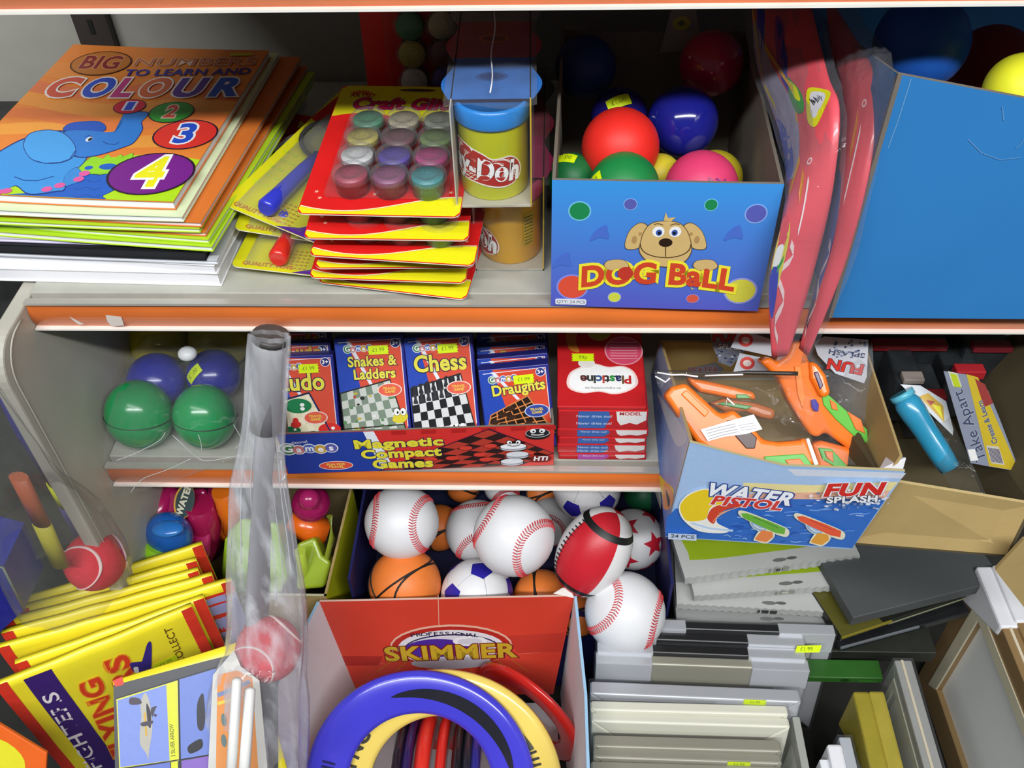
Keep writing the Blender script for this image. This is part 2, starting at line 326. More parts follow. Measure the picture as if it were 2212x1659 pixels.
def cover_big(t, f, th, M, w, l):
    a = Art(M @ Matrix.Translation((-.5*w, -.5*l, th)), mapf=lambda x, y, h: f(x/w, y/l, th+h), dh=1.6e-5)
    def band(y0, y1, k, c, n=12): vs = [(w*i/n, min(l, max(0, (y0 if j == 0 else y1)+(.008*math.sin(i*.6+k) if 0 < (y0 if j == 0 else y1) < l else 0)))) for i in range(n+1) for j in (0, 1)]; a.put(vs, [(2*i, 2*i+2, 2*i+3, 2*i+1) for i in range(n)], c)
    band(0, l, 0, 'f08a35')
    for k, (y, hh, c) in enumerate(((.085, .02, 'f7a440'), (.11, .018, 'ee7f3c'), (.135, .022, 'f59d3e'), (.165, .02, 'ea7a45'), (.20, .03, 'f0913a'))): band(y, y+hh, k, c)
    z = Zc(0, 0, 2.44); PX = lambda *p: [(min(w-.0003, max(.0003, q[0])), min(l-.0003, max(.0003, q[1]))) for q in a.px(*z(*p))]
    yg = a.uv(*z((1040, 858))[0])[1]; band(0, yg, 2, 'b8e61c')
    def blob(pts, c, o='1a2a7a', k=1.03):
        cx = sum(p[0] for p in pts)/len(pts); cy = sum(p[1] for p in pts)/len(pts); a.blob(PX(*[(cx+(x-cx)*k, cy+(y-cy)*(k+.01)) for x, y in pts]), o); a.blob(PX(*pts), c)
    blob([(40, 1040), (100, 1028), (200, 1030), (330, 1000), (380, 970), (440, 925), (530, 930), (590, 920), (600, 1000), (580, 1020), (540, 1040), (545, 1070), (450, 1085), (300, 1082), (200, 1068), (60, 1055)], '1f63c8')
    for yy in (960, 1000, 1040): a.line(PX(*[(390+18*i, yy+7*math.sin(i*1.3)) for i in range(9)]), .0006, '123a90')
    blob([(420, 880), (470, 845), (490, 828), (540, 842), (570, 820), (600, 842), (640, 820), (655, 838), (700, 812), (705, 840), (760, 830), (740, 850), (650, 872), (600, 915), (500, 922), (430, 912)], '9ade28', '2c7a14')
    for x, y, rx, ry in ((470, 890, 22, 11), (572, 884, 48, 17), (645, 880, 20, 12)): pell(a, z, x, y, rx, ry, '1a62c8')
    blob([(-60, 850), (0, 812), (130, 742), (300, 700), (420, 720), (470, 780), (450, 850), (400, 900), (360, 920), (342, 1000), (300, 1012), (160, 1028), (90, 985), (30, 1010), (-60, 1030)], '3f9be6')
    blob([(345, 935), (400, 890), (432, 915), (436, 955), (380, 978), (345, 985)], '3a90dc')
    blob([(340, 692), (370, 657), (450, 645), (520, 645), (556, 668), (545, 697), (450, 705)], '2258c0')
    blob([(340, 705), (450, 692), (560, 702), (620, 692), (645, 655), (650, 612), (690, 598), (772, 598), (772, 622), (746, 650), (750, 690), (705, 757), (640, 785), (570, 808), (500, 826), (420, 832), (370, 800)], '2f80d8')
    blob([(130, 765), (160, 715), (240, 694), (320, 703), (372, 740), (400, 790), (385, 832), (330, 860), (250, 866), (180, 850), (142, 812)], '4aa6ee')
    a.line(PX((400, 800), (370, 845), (320, 862), (240, 868), (180, 852)), .0009, '12348a'); a.line(PX((80, 940), (130, 958), (200, 960), (290, 935)), .0009, '12348a'); a.line(PX((545, 752), (570, 765), (610, 768), (630, 755)), .0009, '12348a')
    pell(a, z, 472, 740, 17, 13, 'f0f4ff'); pell(a, z, 478, 740, 10, 10, '101820'); a.line(PX((450, 728), (470, 720), (490, 728)), .0008, '12348a')
    for x, y in ((38, 1015), (-5, 1022), (250, 1005), (318, 985), (418, 952), (448, 922)): pell(a, z, x, y, 28, 15, 'e85fa6')
    def disc(x, y, rx, ry, c, tx, cap, tc, rim):
        pell(a, z, x, y, rx*1.06, ry*1.06, '2a1030'); pell(a, z, x, y, rx, ry, c); ww = cap*1.0; a.textpx(tx, z((x-ww/2, y))[0], z((x+ww/2, y))[0], cap/2.44, tc, bold=.03, rim=rim, rimw=.05)
    disc(685, 567, 80, 38, 'd8173e', '1', 40, '2a50d8', 'e8e8ff'); disc(905, 598, 112, 55, '2f9a30', '2', 62, 'e8553a', 'ffe0d0'); disc(980, 718, 162, 78, 'e8342a', '3', 98, '1f4fd0', 'ffffff'); disc(800, 925, 218, 112, '7a1c8c', '4', 150, 'f6f01a', 'ffffff')
    pell(a, z, 535, 340, 158, 67, '5a2a10'); pell(a, z, 535, 340, 150, 62, 'c8782c'); T = lambda s_, x0, y0, x1, y1, cap, c, **k: a.textpx(s_, z((x0, y0))[0], z((x1, y1))[0], cap/2.44, c, **k)
    T('BIG', 435, 340, 635, 340, 62, '8e2a2a', bold=.03, rim='e0a070', rimw=.03); T('NUMBERS', 712, 336, 1350, 334, 42, 'c8704a', bold=.0, rim='f3d2b8', rimw=.02); T('TO LEARN AND', 660, 392, 1325, 386, 32, '3a2c9a', bold=.03)
    for ch, x, c in (('C', 335, 'd8543a'), ('O', 522, '2a4ec8'), ('L', 660, 'c43a80'), ('O', 820, 'e06a3c'), ('U', 1000, '5a2c9c'), ('R', 1190, '2a5ad0')): T(ch, x-(76 if ch != 'L' else 50), 475, x+(76 if ch != 'L' else 50), 474, 92, c, bold=.045, rim='f6ece4', rimw=.045, shear=.12)
    a.poly(PX((1215, 290), (1330, 290), (1335, 303), (1215, 303)), 'd0c820')
    a.build('cover_print', t)
GB = 'colouring books piled on the middle shelf'
ORC = mat('e07a30', .35, var=.06, scale=20); LIME = mat('b6dc2a', .35, var=.04)
base = Vector((-.369, .165, 0)); z = .0004
specs = [ # label, dx, dy, rz, w, l, th, bow, cover, pages
 ('thick white activity book at the very bottom of the colouring book pile', -.008, .005, -2, .215, .29, .013, 0, mat('f1f1f4', .3), None),
 ('white workbook second from the bottom of the colouring book pile', .004, .006, -5, .205, .285, .009, 0, mat('f4f4f8', .3), None),
 ('grey-edged book just under the black book in the colouring book pile', .0, .004, -3.5, .212, .285, .004, .001, mat('c9ccd2', .4), None),
 ('thin black-edged book in the lower half of the colouring book pile', -.006, .003, -3.5, .207, .285, .009, .001, mat('15171a', .4), mat('202226', .6)),
 ('lavender-covered thin book right above the black book', -.004, .005, -3, .207, .282, .0035, .001, mat('cfc6e6', .35), None),
 ('colouring book with rounded corner and lime cover above the black book', .012, .002, -6.5, .208, .285, .005, .001, LIME, None),
 ('lime-edged colouring book sixth from the top and turned to the right', .012, .006, -7.2, .207, .285, .004, .0012, LIME, None),
 ('lime-edged colouring book with splayed orange cover, fourth under the elephant book', .007, .008, -6.2, .207, .285, .004, .0012, ORC, None),
 ('thin colouring book with pale green stripe along its front edge', -.002, .002, -4, .207, .283, .004, .0015, LIME, None),
 ('thin orange colouring book second under the elephant book', .004, .006, -5.4, .207, .285, .0045, .0018, ORC, None),
 ('pale covered colouring book directly under the elephant book', -.012, .002, -4, .205, .282, .005, .002, mat('dfeec0', .35), None)]
for i, (lb, dx, dy, rz, w, l, th, bow, cv, pg) in enumerate(specs):
    book(lb, (base.x+dx, base.y+dy-.002*0, z), rad(rz), w, l, th, cv, GB, bow, None, pg or PAPER); z += th+.0004+bow*.1
book('orange colouring book with a blue elephant and numbers 1 to 4, top of the pile', (-.386, .1665, z), rad(-4.6), .202, .262, .0075, ORC, GB, .002, cover_big)
ZBOOK = z

# ================================================================== blister cards with magnifying glasses
def rounded(w, h, r, n=4, wave=0):
    pts = []
    for cx, cy, a0 in ((w-r, r, -90), (w-r, h-r, 0), (r, h-r, 90), (r, r, 180)):
        for i in range(n+1): a = rad(a0+90*i/n); pts.append((cx+r*math.cos(a), cy+r*math.sin(a)))
    return pts
CLEAR = film('eef0f4', .10, .6, .06, 30, .15)
def magnifier(label, M, handle, lens=True):
    t = thing('magnifier_card', label, 'toy pack', M.translation, 'magnifying glass cards beside the colouring books'); w, h = .105, .2
    b = MB(); b.slab(rounded(w, h, .006), .0008, mat('dcd81c', .3), M, edge=mat('f0f0e8')); b.build('backing_card', t)
    a = Art(M)
    a.poly([(.0, h*.72), (.03, h*.66), (w, h*.72), (w, h-.001), (.004, h-.001)], 'd02020'); a.text('Magnifier', w*.5, h*.9, .018, 'f4e020', bold=.02, rim='8a1010')
    for j in range(5):
        for i in range(5): a.ell(.008+.009*i+(j % 2)*.004, .04+.012*j, .003, .002, 'ccd822')
    a.poly([(.052, 0.0), (w-.001, .0), (w-.001, .05), (.07, .008)], '5a2a96'); a.text('QUALITY TOYS', .03, .006, .007, 'd86a1c', sx=.9)
    for j in range(6):
        for i in range(5): a.ell(.045+.004*i, .006+.0045*j, .0012, .001, 'd8a012')
    a.rect(w-.018, .004, w-.004, .014, 'f4f4f4')
    for i in range(5): a.rect(w-.016+i*.0024, .005, w-.0152+i*.0024, .013, '222222')
    a.build('card_print', t)
    b = MB(); q = M @ Matrix.Translation((.040, .004, .0095)) @ Euler((-PI/2, 0, 0)).to_matrix().to_4x4()
    b.lathe([(.0065, 0), (.0085, .003), (.0075, .02), (.0066, .06), (.005, .085)], handle, q, 16); b.build('handle', t)
    b = MB(); q = M @ Matrix.Translation((.043, .115, .0095))
    b.tube([(.031*math.cos(k*.2618), .031*math.sin(k*.2618), 0) for k in range(24)], .0022, mat('3a3a3a', .3), M=q, closed=True); b.build('rim', t)
    b = MB(); b.lathe([(.0, .003), (.015, .0022), (.030, 0), (.015, -.0022), (0, -.003)], film('e8e8d0', .2, .6, .03, 5, .02), q, 24, caps=False); b.build('lens', t)
    b = MB(); b.grid(lambda u, v: M @ Vector((.010+.064*u, .003+.155*v, .001+.016*min(1, 6*u*(1-u)*1.2)*min(1, 8*v*(1-v)))), 10, 14, CLEAR); b.build('blister', t)
    return t
def cardM(nl, nr, far, zl, zr, zf): # near-left, near-right, far pixel points with heights
    a = W(*nl, z=zl); b_ = W(*nr, z=zr); c = W(*far, z=zf); return basis(a, b_, c)
magnifier('yellow blister card with a blue magnifying glass handle on top of its pile', cardM((478, 440), (670, 520), (640, 225), .052, .036, .06), mat('3038c0', .25, coat=.4))
magnifier('yellow and purple blister card squeezed under the blue-handled one', cardM((505, 495), (700, 525), (655, 260), .034, .020, .028), mat('3038c0', .25, coat=.4))
magnifier('yellow blister card with a red magnifying glass handle lying at the bottom', cardM((498, 575), (690, 597), (640, 330), .014, .008, .012), mat('d8281c', .25, coat=.4))

# ================================================================== craft glitter cards
GC = ['3f8a62', 'b8b092', '98a08c', 'b3a64a', '6a3a44', '6f8a4a', 'eef0f2', '4a2f9c', 'b02f78', 'a8344e', '8a4270', '2f8a90']
POTC = film('f2f4f8', .04, .42, .05, 40, .1)
def glitter(label, M, w=.135, h=.185, pots=12, txt=True, pot_rows=4, name='glitter_card'):
    t = thing(name, label, 'craft pack', M.translation, 'craft glitter blister cards')
    b = MB(); b.slab(rounded(w, h, .006), .0008, mat('e21f1f', .3, var=.03), M, edge=mat('f4f1e0'), back=mat('d9d6c8')); b.build('backing_card', t)
    a = Art(M)
    n = 14; wv = lambda x: .014+.010*math.sin((x/w)*PI*1.35+3.6)
    a.poly([(.004, .001), (w-.004, .001), (w-.0006, .006)]+[(w*(1-i/n)-.0006 if i == 0 else max(.0006, w*(1-i/n)), wv(w*(1-i/n))) for i in range(n+1)]+[(.0006, .006)], 'f4ea1a')
    a.line([(max(.001, min(w-.001, w*i/n)), wv(w*i/n)+.0008) for i in range(n+1)], .0012, 'f6f0c0')
    a.poly([(.0006, h-.05)]+[(w*i/n, h-.05+.006*math.sin(i*.5)) for i in range(1, n)]+[(w-.0006, h-.05), (w-.0006, h-.006), (w-.006, h-.0006), (.006, h-.0006), (.0006, h-.006)], 'e3da1c')
    if txt:
        a.text('Craft Glitter', w*.56, h-.030, .024, 'c01a4a', bold=.045, rim='5a2c90', rimw=.03, shear=.12, sx=.82)
        for k in range(9): q = rad(20+k*17); a.line([(.02+.004*math.cos(q), h-.016+.003*math.sin(q)), (.02+.011*math.cos(q), h-.016+.008*math.sin(q))], .0014, 'c8202a')
        a.text('ARTIST', .022, h-.017, .007, 'a01820', bold=.02); a.ell(w*.55, h-.007, .016, .0025, '4a4048')
    for x, y in ((.01, .028), (w*.45, .026), (.014, .02), (w-.01, .03)):
        pts = []; 
        for k in range(10): r = .0022 if k % 2 == 0 else .0009; pts.append((x+r*math.cos(k*PI/5), y+r*math.sin(k*PI/5)))
        a.poly(pts, 'f3b8a0')
    a.build('card_print', t)
    r = .0150
    for j in range(pot_rows):
        for i in range(3):
            k = (3-j)*3+i; c = GC[k]; q = M @ Matrix.Translation((w*.31+.0295*i, .031+.0256*j, .0006))
            p = MB(); p.lathe([(r*.80, 0), (r*.84, .0145), (r*.84, .015), (0.0, .015)], mat(c, .5, 0, var=.35, scale=900, spec=.8), q, 20); po = p.build('glitter_pot', t, label='pot of %s glitter' % ('green silver silver gold brown lime white purple magenta red plum teal'.split()[k]))
            p = MB(); p.lathe([(r*.86, .0), (r*.88, .0115), (r, .0118), (r, .0165), (r*.94, .018), (r*.62, .0182), (r*.60, .0172), (0, .0172)], POTC, q, 20); p.build('pot_lid', po)
    b = MB(); b.box((w*.53, .072, .004), (w*.78, .108, .006), film('f0f2f6', .025, .2, .05, 30, .3), M, ); b.build('blister_tray', t, bevel=.003)
    return t
lv = [((640, 462), (993, 470), .088, 'uppermost craft glitter card, full title and twelve pots of glitter in view'),
      ((655, 515), (1012, 520), .068, 'second craft glitter card down, its green pot peeping under the top card'),
      ((667, 552), (1024, 575), .051, 'third craft glitter card down, wide yellow front edge'),
      ((680, 580), (1024, 578), .036, 'fourth craft glitter card down, front edge mostly yellow'),
      ((667, 600), (1006, 612), .021, 'fifth craft glitter card down with a red patch on its edge'),
      ((685, 610), (1006, 648), .006, 'lowest craft glitter card, bent down over the shelf edge')]
for k, (a_, b_, zz, lb) in enumerate(lv):
    A = W(*a_, z=zz); B = W(*b_, z=zz-(.003 if k else 0)); dirx = (B-A).normalized(); Y = Vector((-dirx.y, dirx.x, 0.02 if k else .045))
    glitter(lb, basis(A, B, A+Y), w=(B-A).length, h=.185, txt=(k == 0), pot_rows=4 if k == 0 else (2 if k < 3 else 1))
# the card standing behind
A = W(822, 192, y=.25); M = basis(A, A+Vector((1, .05, 0)), A+Vector((0, .12, 1)))
M = M @ Matrix.Translation((-.012, -.045, 0))
glitter('craft glitter card standing upright at the back above the others', M, w=.15, h=.215, txt=True)

# ================================================================== modelling dough packs
def dough(label, c, rz, can, lidc, tier, n=3):
    "carton sleeve holding a row of tubs; c = front bottom left corner, x to the right, y into the shelf"
    M = Mx(c, 0, 0, rz); w, h, d = .058, .082, .062
    t = thing('modelling_dough_pack', label, 'toy pack', c, 'modelling dough packs')
    GC_ = mat('b9b4a4', .7, var=.05)
    b = MB(); b.box((w/2, d*n/2, .0008), (w, d*n, .0016), GC_, M); b.build('carton_base', t)
    for x in (.0006, w-.0006):
        b = MB(); vs = [(x-.0005, 0, 0), (x-.0005, 0, h), (x-.0005, d*n, h), (x-.0005, d*n, 0), (x+.0005, 0, 0), (x+.0005, 0, h), (x+.0005, d*n, h), (x+.0005, d*n, 0)]
        b.add(vs, [(0, 3, 2, 1), (4, 5, 6, 7), (0, 1, 5, 4), (1, 2, 6, 5), (2, 3, 7, 6), (3, 0, 4, 7)], mat('c9c5b8', .6) if x < .01 else mat('d8b021', .5), M); b.build('carton_side', t)
    for k in range(n):
        q = M @ Matrix.Translation((w/2, .031+d*k, .0016)); cc = can[k % len(can)]
        p = MB(); p.lathe([(.0, 0), (.0245, 0), (.026, .002), (.0262, .058), (.0275, .061)], mat(cc, .3, coat=.2, var=.02), q, 32); tb = p.build('tub', t, label='yellow-green tub' if cc == can[0] else None)
        p = MB(); p.lathe([(.0278, .060), (.0285, .062), (.0285, .073), (.027, .0755), (.0255, .0755), (.025, .0742), (0, .0742)], mat(lidc[k % len(lidc)], .3, coat=.2), q, 32); p.build('tub_lid', tb)
        if k == 0:
            R = .0264
            def mp(x, y, hh, q=q, R=R): a_ = x/R-PI/2; return q @ Vector(((R+hh)*math.cos(a_), (R+hh)*math.sin(a_), y))
            a = Art(Matrix(), mapf=mp, h0=.0003, dh=4e-5); ox = .002 if tier else -.030; oy = .028 if tier else .022
            def logo(g, c):
                pts = [(-.044-g, .0), (-.036, .016+g), (-.012, .013+g), (-.002, .0085+g), (.012, .010+g), (.0195+g, .002), (.018+g, -.009), (.006, -.014-g), (-.014, -.0125-g), (-.038, -.011-g)]
                a.blob([(x+ox, y+oy-.06*x) for x, y in pts], c)
            logo(.0012, 'f4f0e6'); logo(0, 'b8261a'); a.text('Play-Doh', ox-.0165, oy, .0235, 'ffffff', rot=-.1, bold=.045, rim='5a1008', rimw=.02, sx=.78)
            if not tier:
                a.rect(.012, .018, .022, .05, 'c9a81c')
                for i in range(9): a.rect(.013, .02+.0033*i, .021, .021+.0033*i, '5a4a10')
            a.build('tub_label', tb)
    # scalloped printed top, one wave per tub, colours as in the photograph
    for k, c_ in enumerate(['2f74c8', 'b83a50', '8a8a90'][:n] if tier else ['c02a6a', 'b03a50', '6a6a70'][:n]):
        b = MB(); pts = []
        for i in range(13): v = i/12; pts.append((-.004-.004*math.sin(PI*2*v-.6), d*(k+v)+.016))
        for i in range(13): v = 1-i/12; pts.append((w+.004+.004*math.sin(PI*2*v-.6), d*(k+v)+.016))
        q = M @ Matrix.Translation((0, 0, h)); b.slab([(p[0], p[1]) for p in pts][::-1][::-1], .0008, mat(c_, .35, var=.12, scale=60), q); top = b.build('top_panel', t)
        a = Art(q); a.ell(w/2, d*k+.048, .012, .007, 'd86a4a' if k == 1 else '2a5aa0'); a.ell(w/2, d*k+.048, .009, .005, '1c3f80' if k != 1 else '98303c'); a.build('panel_print', top)
    b = MB()
    b.grid(lambda u, v: M @ Vector((-.002+(w+.004)*u, -.002+.003*math.sin(9*u)*(1-v), .002+(h+.002)*v)), 10, 8, film('f4f6fa', .012, .4, .04, 45, .35)); 
    b.grid(lambda u, v: M @ Vector((-.004+(w+.008)*u, -.002+d*n*v, h+.003+.002*math.sin(7*u+9*v))), 10, 14, film('f4f6fa', .04, .4, .08, 70, .5)); b.build('shrink_wrap', t)
    b = MB(); b.tube([M @ Vector((w/2+.001*math.sin(i), .012+.013*i, h+.0065)) for i in range(12)], .0006, mat('e8e8ee', .4), 5); b.build('wrap_seam', t)
    return t
dough('modelling dough pack with blue top panel and a yellow-green tub, stacked on top', (-.0705, .0105, .0865), rad(1), ['dfe31c', 'e0c820'], ['2a8be0', 'd83a68'], True)
dough('lower modelling dough pack with an orange-yellow tub and pink lid', (-.0615, .043, .0005), rad(0), ['f2b41a', 'e0c018'], ['e0507c'], False)

# ================================================================== balls
def plainball(label, c, r, m, group, kind='ball', tag=None, rot=0, sc=(1, 1, 1), name='ball', seam=None):
    t = thing(name, label, kind, Vector(c)-Vector((0, 0, r*sc[2])), group)
    b = MB(); b.sphere(c, r, m, 36, sc); b.build('shell', t)
    if tag:
        d = Vector(tag).normalized(); up = Vector((0, 0, 1)); x = up.cross(d).normalized() if abs(d.z) < .95 else Vector((1, 0, 0)); y = d.cross(x)
        x2 = x*math.cos(rot)+y*math.sin(rot); y2 = d.cross(x2)
        def mp(u, v, h):
            p = (d*r+x2*u+y2*v).normalized()*(r+h+.0003); return Vector(c)+p
        a = Art(Matrix(), mapf=mp); 
        def sub(x0, y0, x1, y1, cc):
            n = 5; a.put([(x0+(x1-x0)*i/n, y0+(y1-y0)*j/n) for i in range(n+1) for j in range(n+1)], [(i*(n+1)+j, (i+1)*(n+1)+j, (i+1)*(n+1)+j+1, i*(n+1)+j+1) for i in range(n) for j in range(n)], cc)
        sub(-.011, -.0055, .011, .0055, mat('dcf505', .5, var=.02)); a.text('£1.00', 0, 0, .006, '6a7a20'); a.build('price_label', t)
    if seam:
        b = MB(); M = Mx(c, *seam); b.tube([(r*sc[0]*1.0*math.cos(k*PI/24), r*sc[1]*math.sin(k*PI/24), 0) for k in range(48)], .0007, mat('0f3a24', .5), M=M, closed=True, n=6); b.build('seam', t)
    return t
def B(px, py, rpx, y): c = W(px, py, y=y); return c, rpx*mpp(c)
RB = lambda h: mat(h, .5, var=.05, scale=60, spec=.4)
GL = lambda h: mat(h, .12, var=.03, coat=.6)
# ================================================================== dog ball box
A = W(1190, 660, z=.001); Bq = W(1637, 672, z=.001); M = basis(A, Bq, A+Vector((0, 1, 0)))
wB = (Bq-A).length; DBL = mat('3a8fd8', .4, var=.03)
def gradient(c1, c2, axis=2, lo=0, hi=.12, rough=.4, wob=.25, scale=9):
    "printed two-colour fade along an object axis (ink on the card)"
    key = ('g', c1, c2, axis, lo, hi)
    if key in _m: return _m[key]
    a = bpy.data.materials.new('faded_print'); a.use_nodes = True; nt = a.node_tree; b = nt.nodes['Principled BSDF']; N = nt.nodes.new; L = nt.links.new
    tc = N('ShaderNodeTexCoord'); sp = N('ShaderNodeSeparateXYZ'); L(tc.outputs['Object'], sp.inputs[0]); n = N('ShaderNodeTexNoise'); n.inputs['Scale'].default_value = scale; L(tc.outputs['Object'], n.inputs['Vector'])
    mr = N('ShaderNodeMapRange'); mr.inputs[1].default_value = lo; mr.inputs[2].default_value = hi; L(sp.outputs[axis], mr.inputs[0])
    ad = N('ShaderNodeMath'); ad.operation = 'MULTIPLY_ADD'; L(n.outputs['Fac'], ad.inputs[0]); ad.inputs[1].default_value = wob; L(mr.outputs[0], ad.inputs[2])
    s2 = N('ShaderNodeMath'); s2.operation = 'SUBTRACT'; s2.use_clamp = True; L(ad.outputs[0], s2.inputs[0]); s2.inputs[1].default_value = wob/2
    mx = N('ShaderNodeMix'); mx.data_type = 'RGBA'; mx.inputs[6].default_value = lin(c1); mx.inputs[7].default_value = lin(c2); L(s2.outputs[0], mx.inputs[0]); L(mx.outputs[2], b.inputs['Base Color'])
    b.inputs['Roughness'].default_value = rough; _m[key] = a; return a
t = thing('dog_ball_box', 'blue open cardboard display box reading Dog Ball with a puppy face', 'box', A)
carton(t, M, wB, .245, .119, .0025, gradient('5a5fc8', '3c9ae8', lo=0, hi=.12), CARD_IN)
fM = basis(A, Bq, A+Vector((0, 0, 1))); a = Art(fM); z = Zc(1150, 0, 2.37); PX = lambda *p: a.px(*z(*p))
q = PX((120, 950), (1310, 950)); 
for x, y, rx, ry, c, g in ((242, 1080, 52, 44, '1c8a50', '7ac8e8'), (502, 1045, 32, 27, '5a5fb0', '8ab0f0'), (915, 1048, 32, 28, '1c8a50', '7ac8e8'), (1145, 1093, 52, 44, '5a60b8', '8ab0f0'), (205, 1468, 73, 56, 'e8543a', '8a90e8'), (420, 1520, 30, 23, 'd8dc4a', 'a8b8e8'), (820, 1527, 30, 20, 'e05c48', '9a90d8'), (1065, 1488, 76, 58, 'dcd84a', '9aa0e0')):
    pell(a, z, x, y, rx*1.14, ry*1.14, g); pell(a, z, x, y, rx, ry, c)
for x, y in ((345, 1200), (150, 1340), (1030, 1200)): a.blob(PX((x-50, y+30), (x-20, y-20), (x+30, y-50), (x+40, y-20), (x+45, y+20), (x, y+15)), '4c72d0')
TAN = 'd9b878'; OL = '5a4020'
def ol(pts, c, k=1.05):
    cx = sum(p[0] for p in pts)/len(pts); cy = sum(p[1] for p in pts)/len(pts)
    a.blob(PX(*[(cx+(x-cx)*k, cy+(y-cy)*k) for x, y in pts]), OL); a.blob(PX(*pts), c)
for s in (-1, 1):
    ol([(682+s*90, 1165), (682+s*130, 1140), (682+s*180, 1175), (682+s*205, 1235), (682+s*200, 1270), (682+s*150, 1270), (682+s*115, 1240)], TAN)
    pell(a, z, 682+s*160, 1225, 14, 20, 'b8915a'); pell(a, z, 682+s*130, 1195, 9, 10, 'b8915a')
ol([(682, 1130), (750, 1140), (790, 1180), (810, 1240), (810, 1290), (770, 1340), (682, 1362), (600, 1340), (552, 1290), (555, 1240), (575, 1180), (615, 1140)], TAN, 1.03)
for s in (-1, 1):
    pell(a, z, 688+s*43, 1183, 31, 27, 'f6f6f6'); pell(a, z, 688+s*40, 1188, 16, 16, '3a5aa8'); pell(a, z, 688+s*38, 1190, 8, 8, '101018')
    a.line(PX(*[(688+s*(18+8*i), 1150-8*math.sin(i*.45)) for i in range(7)]), .0007, OL)
    a.line(PX(*[(682+s*130*math.sin(i*.157)*1.0, 1245+70*(math.cos(i*.157-.9) if 0 else 1-((10-i)/10)**2*0)-70*((i/10)**2)) for i in range(11)]), .0009, OL)
pell(a, z, 682, 1238, 35, 22, '2a1a10'); a.line(PX((682, 1255), (682, 1310)), .0007, OL)
a.poly(PX((672, 1125), (682, 1082), (695, 1112), (735, 1108), (710, 1130)), TAN)
txt_c = a.uv(*z((640, 1402))[0])
a.text('DOG BaLL', txt_c[0], txt_c[1], .028, 'd8482a', bold=.04, rim='f8ec3a', rimw=.09, arch=.035, sx=.90)
for x in (430, 885):
    ol([(x-60, 1360), (x-50, 1335), (x-10, 1325), (x+40, 1330), (x+62, 1360), (x+30, 1378), (x+5, 1370), (x-25, 1380)], TAN)
pell(a, z, 476, 1395, 40, 33, 'c83a2a'); 
q0 = a.uv(*z((197, 1540))[0]); a.poly([(q0[0]+dx, q0[1]+dy) for dx, dy in ((-.0125, -.002), (-.0115, -.003), (.0115, -.003), (.0125, -.002), (.0125, .002), (.0115, .003), (-.0115, .003), (-.0125, .002))], 'e8ecf4'); a.text('QTY: 24 PCS', q0[0], q0[1]-.0002, .0042, '3a3a5a')
a.build('front_print', t, label='puppy face, coloured balls and lettering print')
GD = 'dog balls in the open display box'
for px, py, r, y, h, lb, tg, gl in (
    (1265, 145, 66, .195, '1b3a7c', 'matte dark blue dog ball at the back left of its box', None, 0), (1537, 137, 70, .195, 'c02a48', 'glossy crimson dog ball at the back right of its box', None, 1),
    (1338, 252, 62, .150, '1a1668', 'deep navy dog ball with a price sticker on top', (-.1, -.5, .85), 1), (1475, 262, 76, .135, '1a1e88', 'glossy ultramarine dog ball right of the red ball', None, 1),
    (1340, 318, 84, .088, 'e8281e', 'bright red foam dog ball in the middle of the box', None, 0), (1348, 405, 76, .046, '12803e', 'bright green dog ball touching the front panel', (-.95, -.3, .35), 0),
    (1235, 385, 54, .075, '0e6a34', 'shaded green dog ball in the front left corner', (-.3, .0, .9), 0), (1544, 385, 60, .095, 'b8a820', 'olive yellow dog ball behind the pink one', None, 0),
    (1515, 405, 79, .046, 'd83a6a', 'pink dog ball with printed panel at the front right', None, 0), (1425, 378, 46, .088, 'c8b828', 'small dull yellow dog ball wedged between red and pink', None, 0)):
    c, R = B(px, py, r, y); c.z = max(c.z, R+.004)
    tb = plainball(lb, c, R, GL(h) if gl else RB(h), GD, tag=tg, rot=.5 if gl else 1.2)
    if 'printed panel' in lb:
        d = (CAM-c).normalized(); d = (d+Vector((.35, 0, -.25))).normalized(); x = Vector((0, 0, 1)).cross(d).normalized(); y_ = d.cross(x)
        ar = Art(Matrix(), mapf=lambda u, v, h: c+(d*R+x*u+y_*v).normalized()*(R+h+.0006))
        ar.text('BALL', .0, .004, .012, '8a2a7a', rot=.9, bold=.03); ar.text('TOY SAFE', .008, -.004, .006, '7a2a6a', rot=.9); ar.text('CE', -.004, .012, .007, '7a2a6a', rot=.9); ar.build('ball_print', tb)
# price label card standing at the back of the box
c = W(1472, 60, y=.235); t = thing('swing_tag', 'pale swing tag with a green flower print behind the dog balls', 'tag', c); a = Art(basis(c, c+Vector((1, 0, .1)), c+Vector((0, .2, 1))))
b = MB(); b.slab([(-.02, -.02), (.018, -.02), (.012, .02), (-.008, .018)], .001, mat('8f8c88', .5), a.M); b.build('tag_card', t); a.ell(.0, .004, .008, .006, 'b8b23a'); a.ell(0, .004, .003, .0025, '5a6a2a'); a.build('tag_print', t)

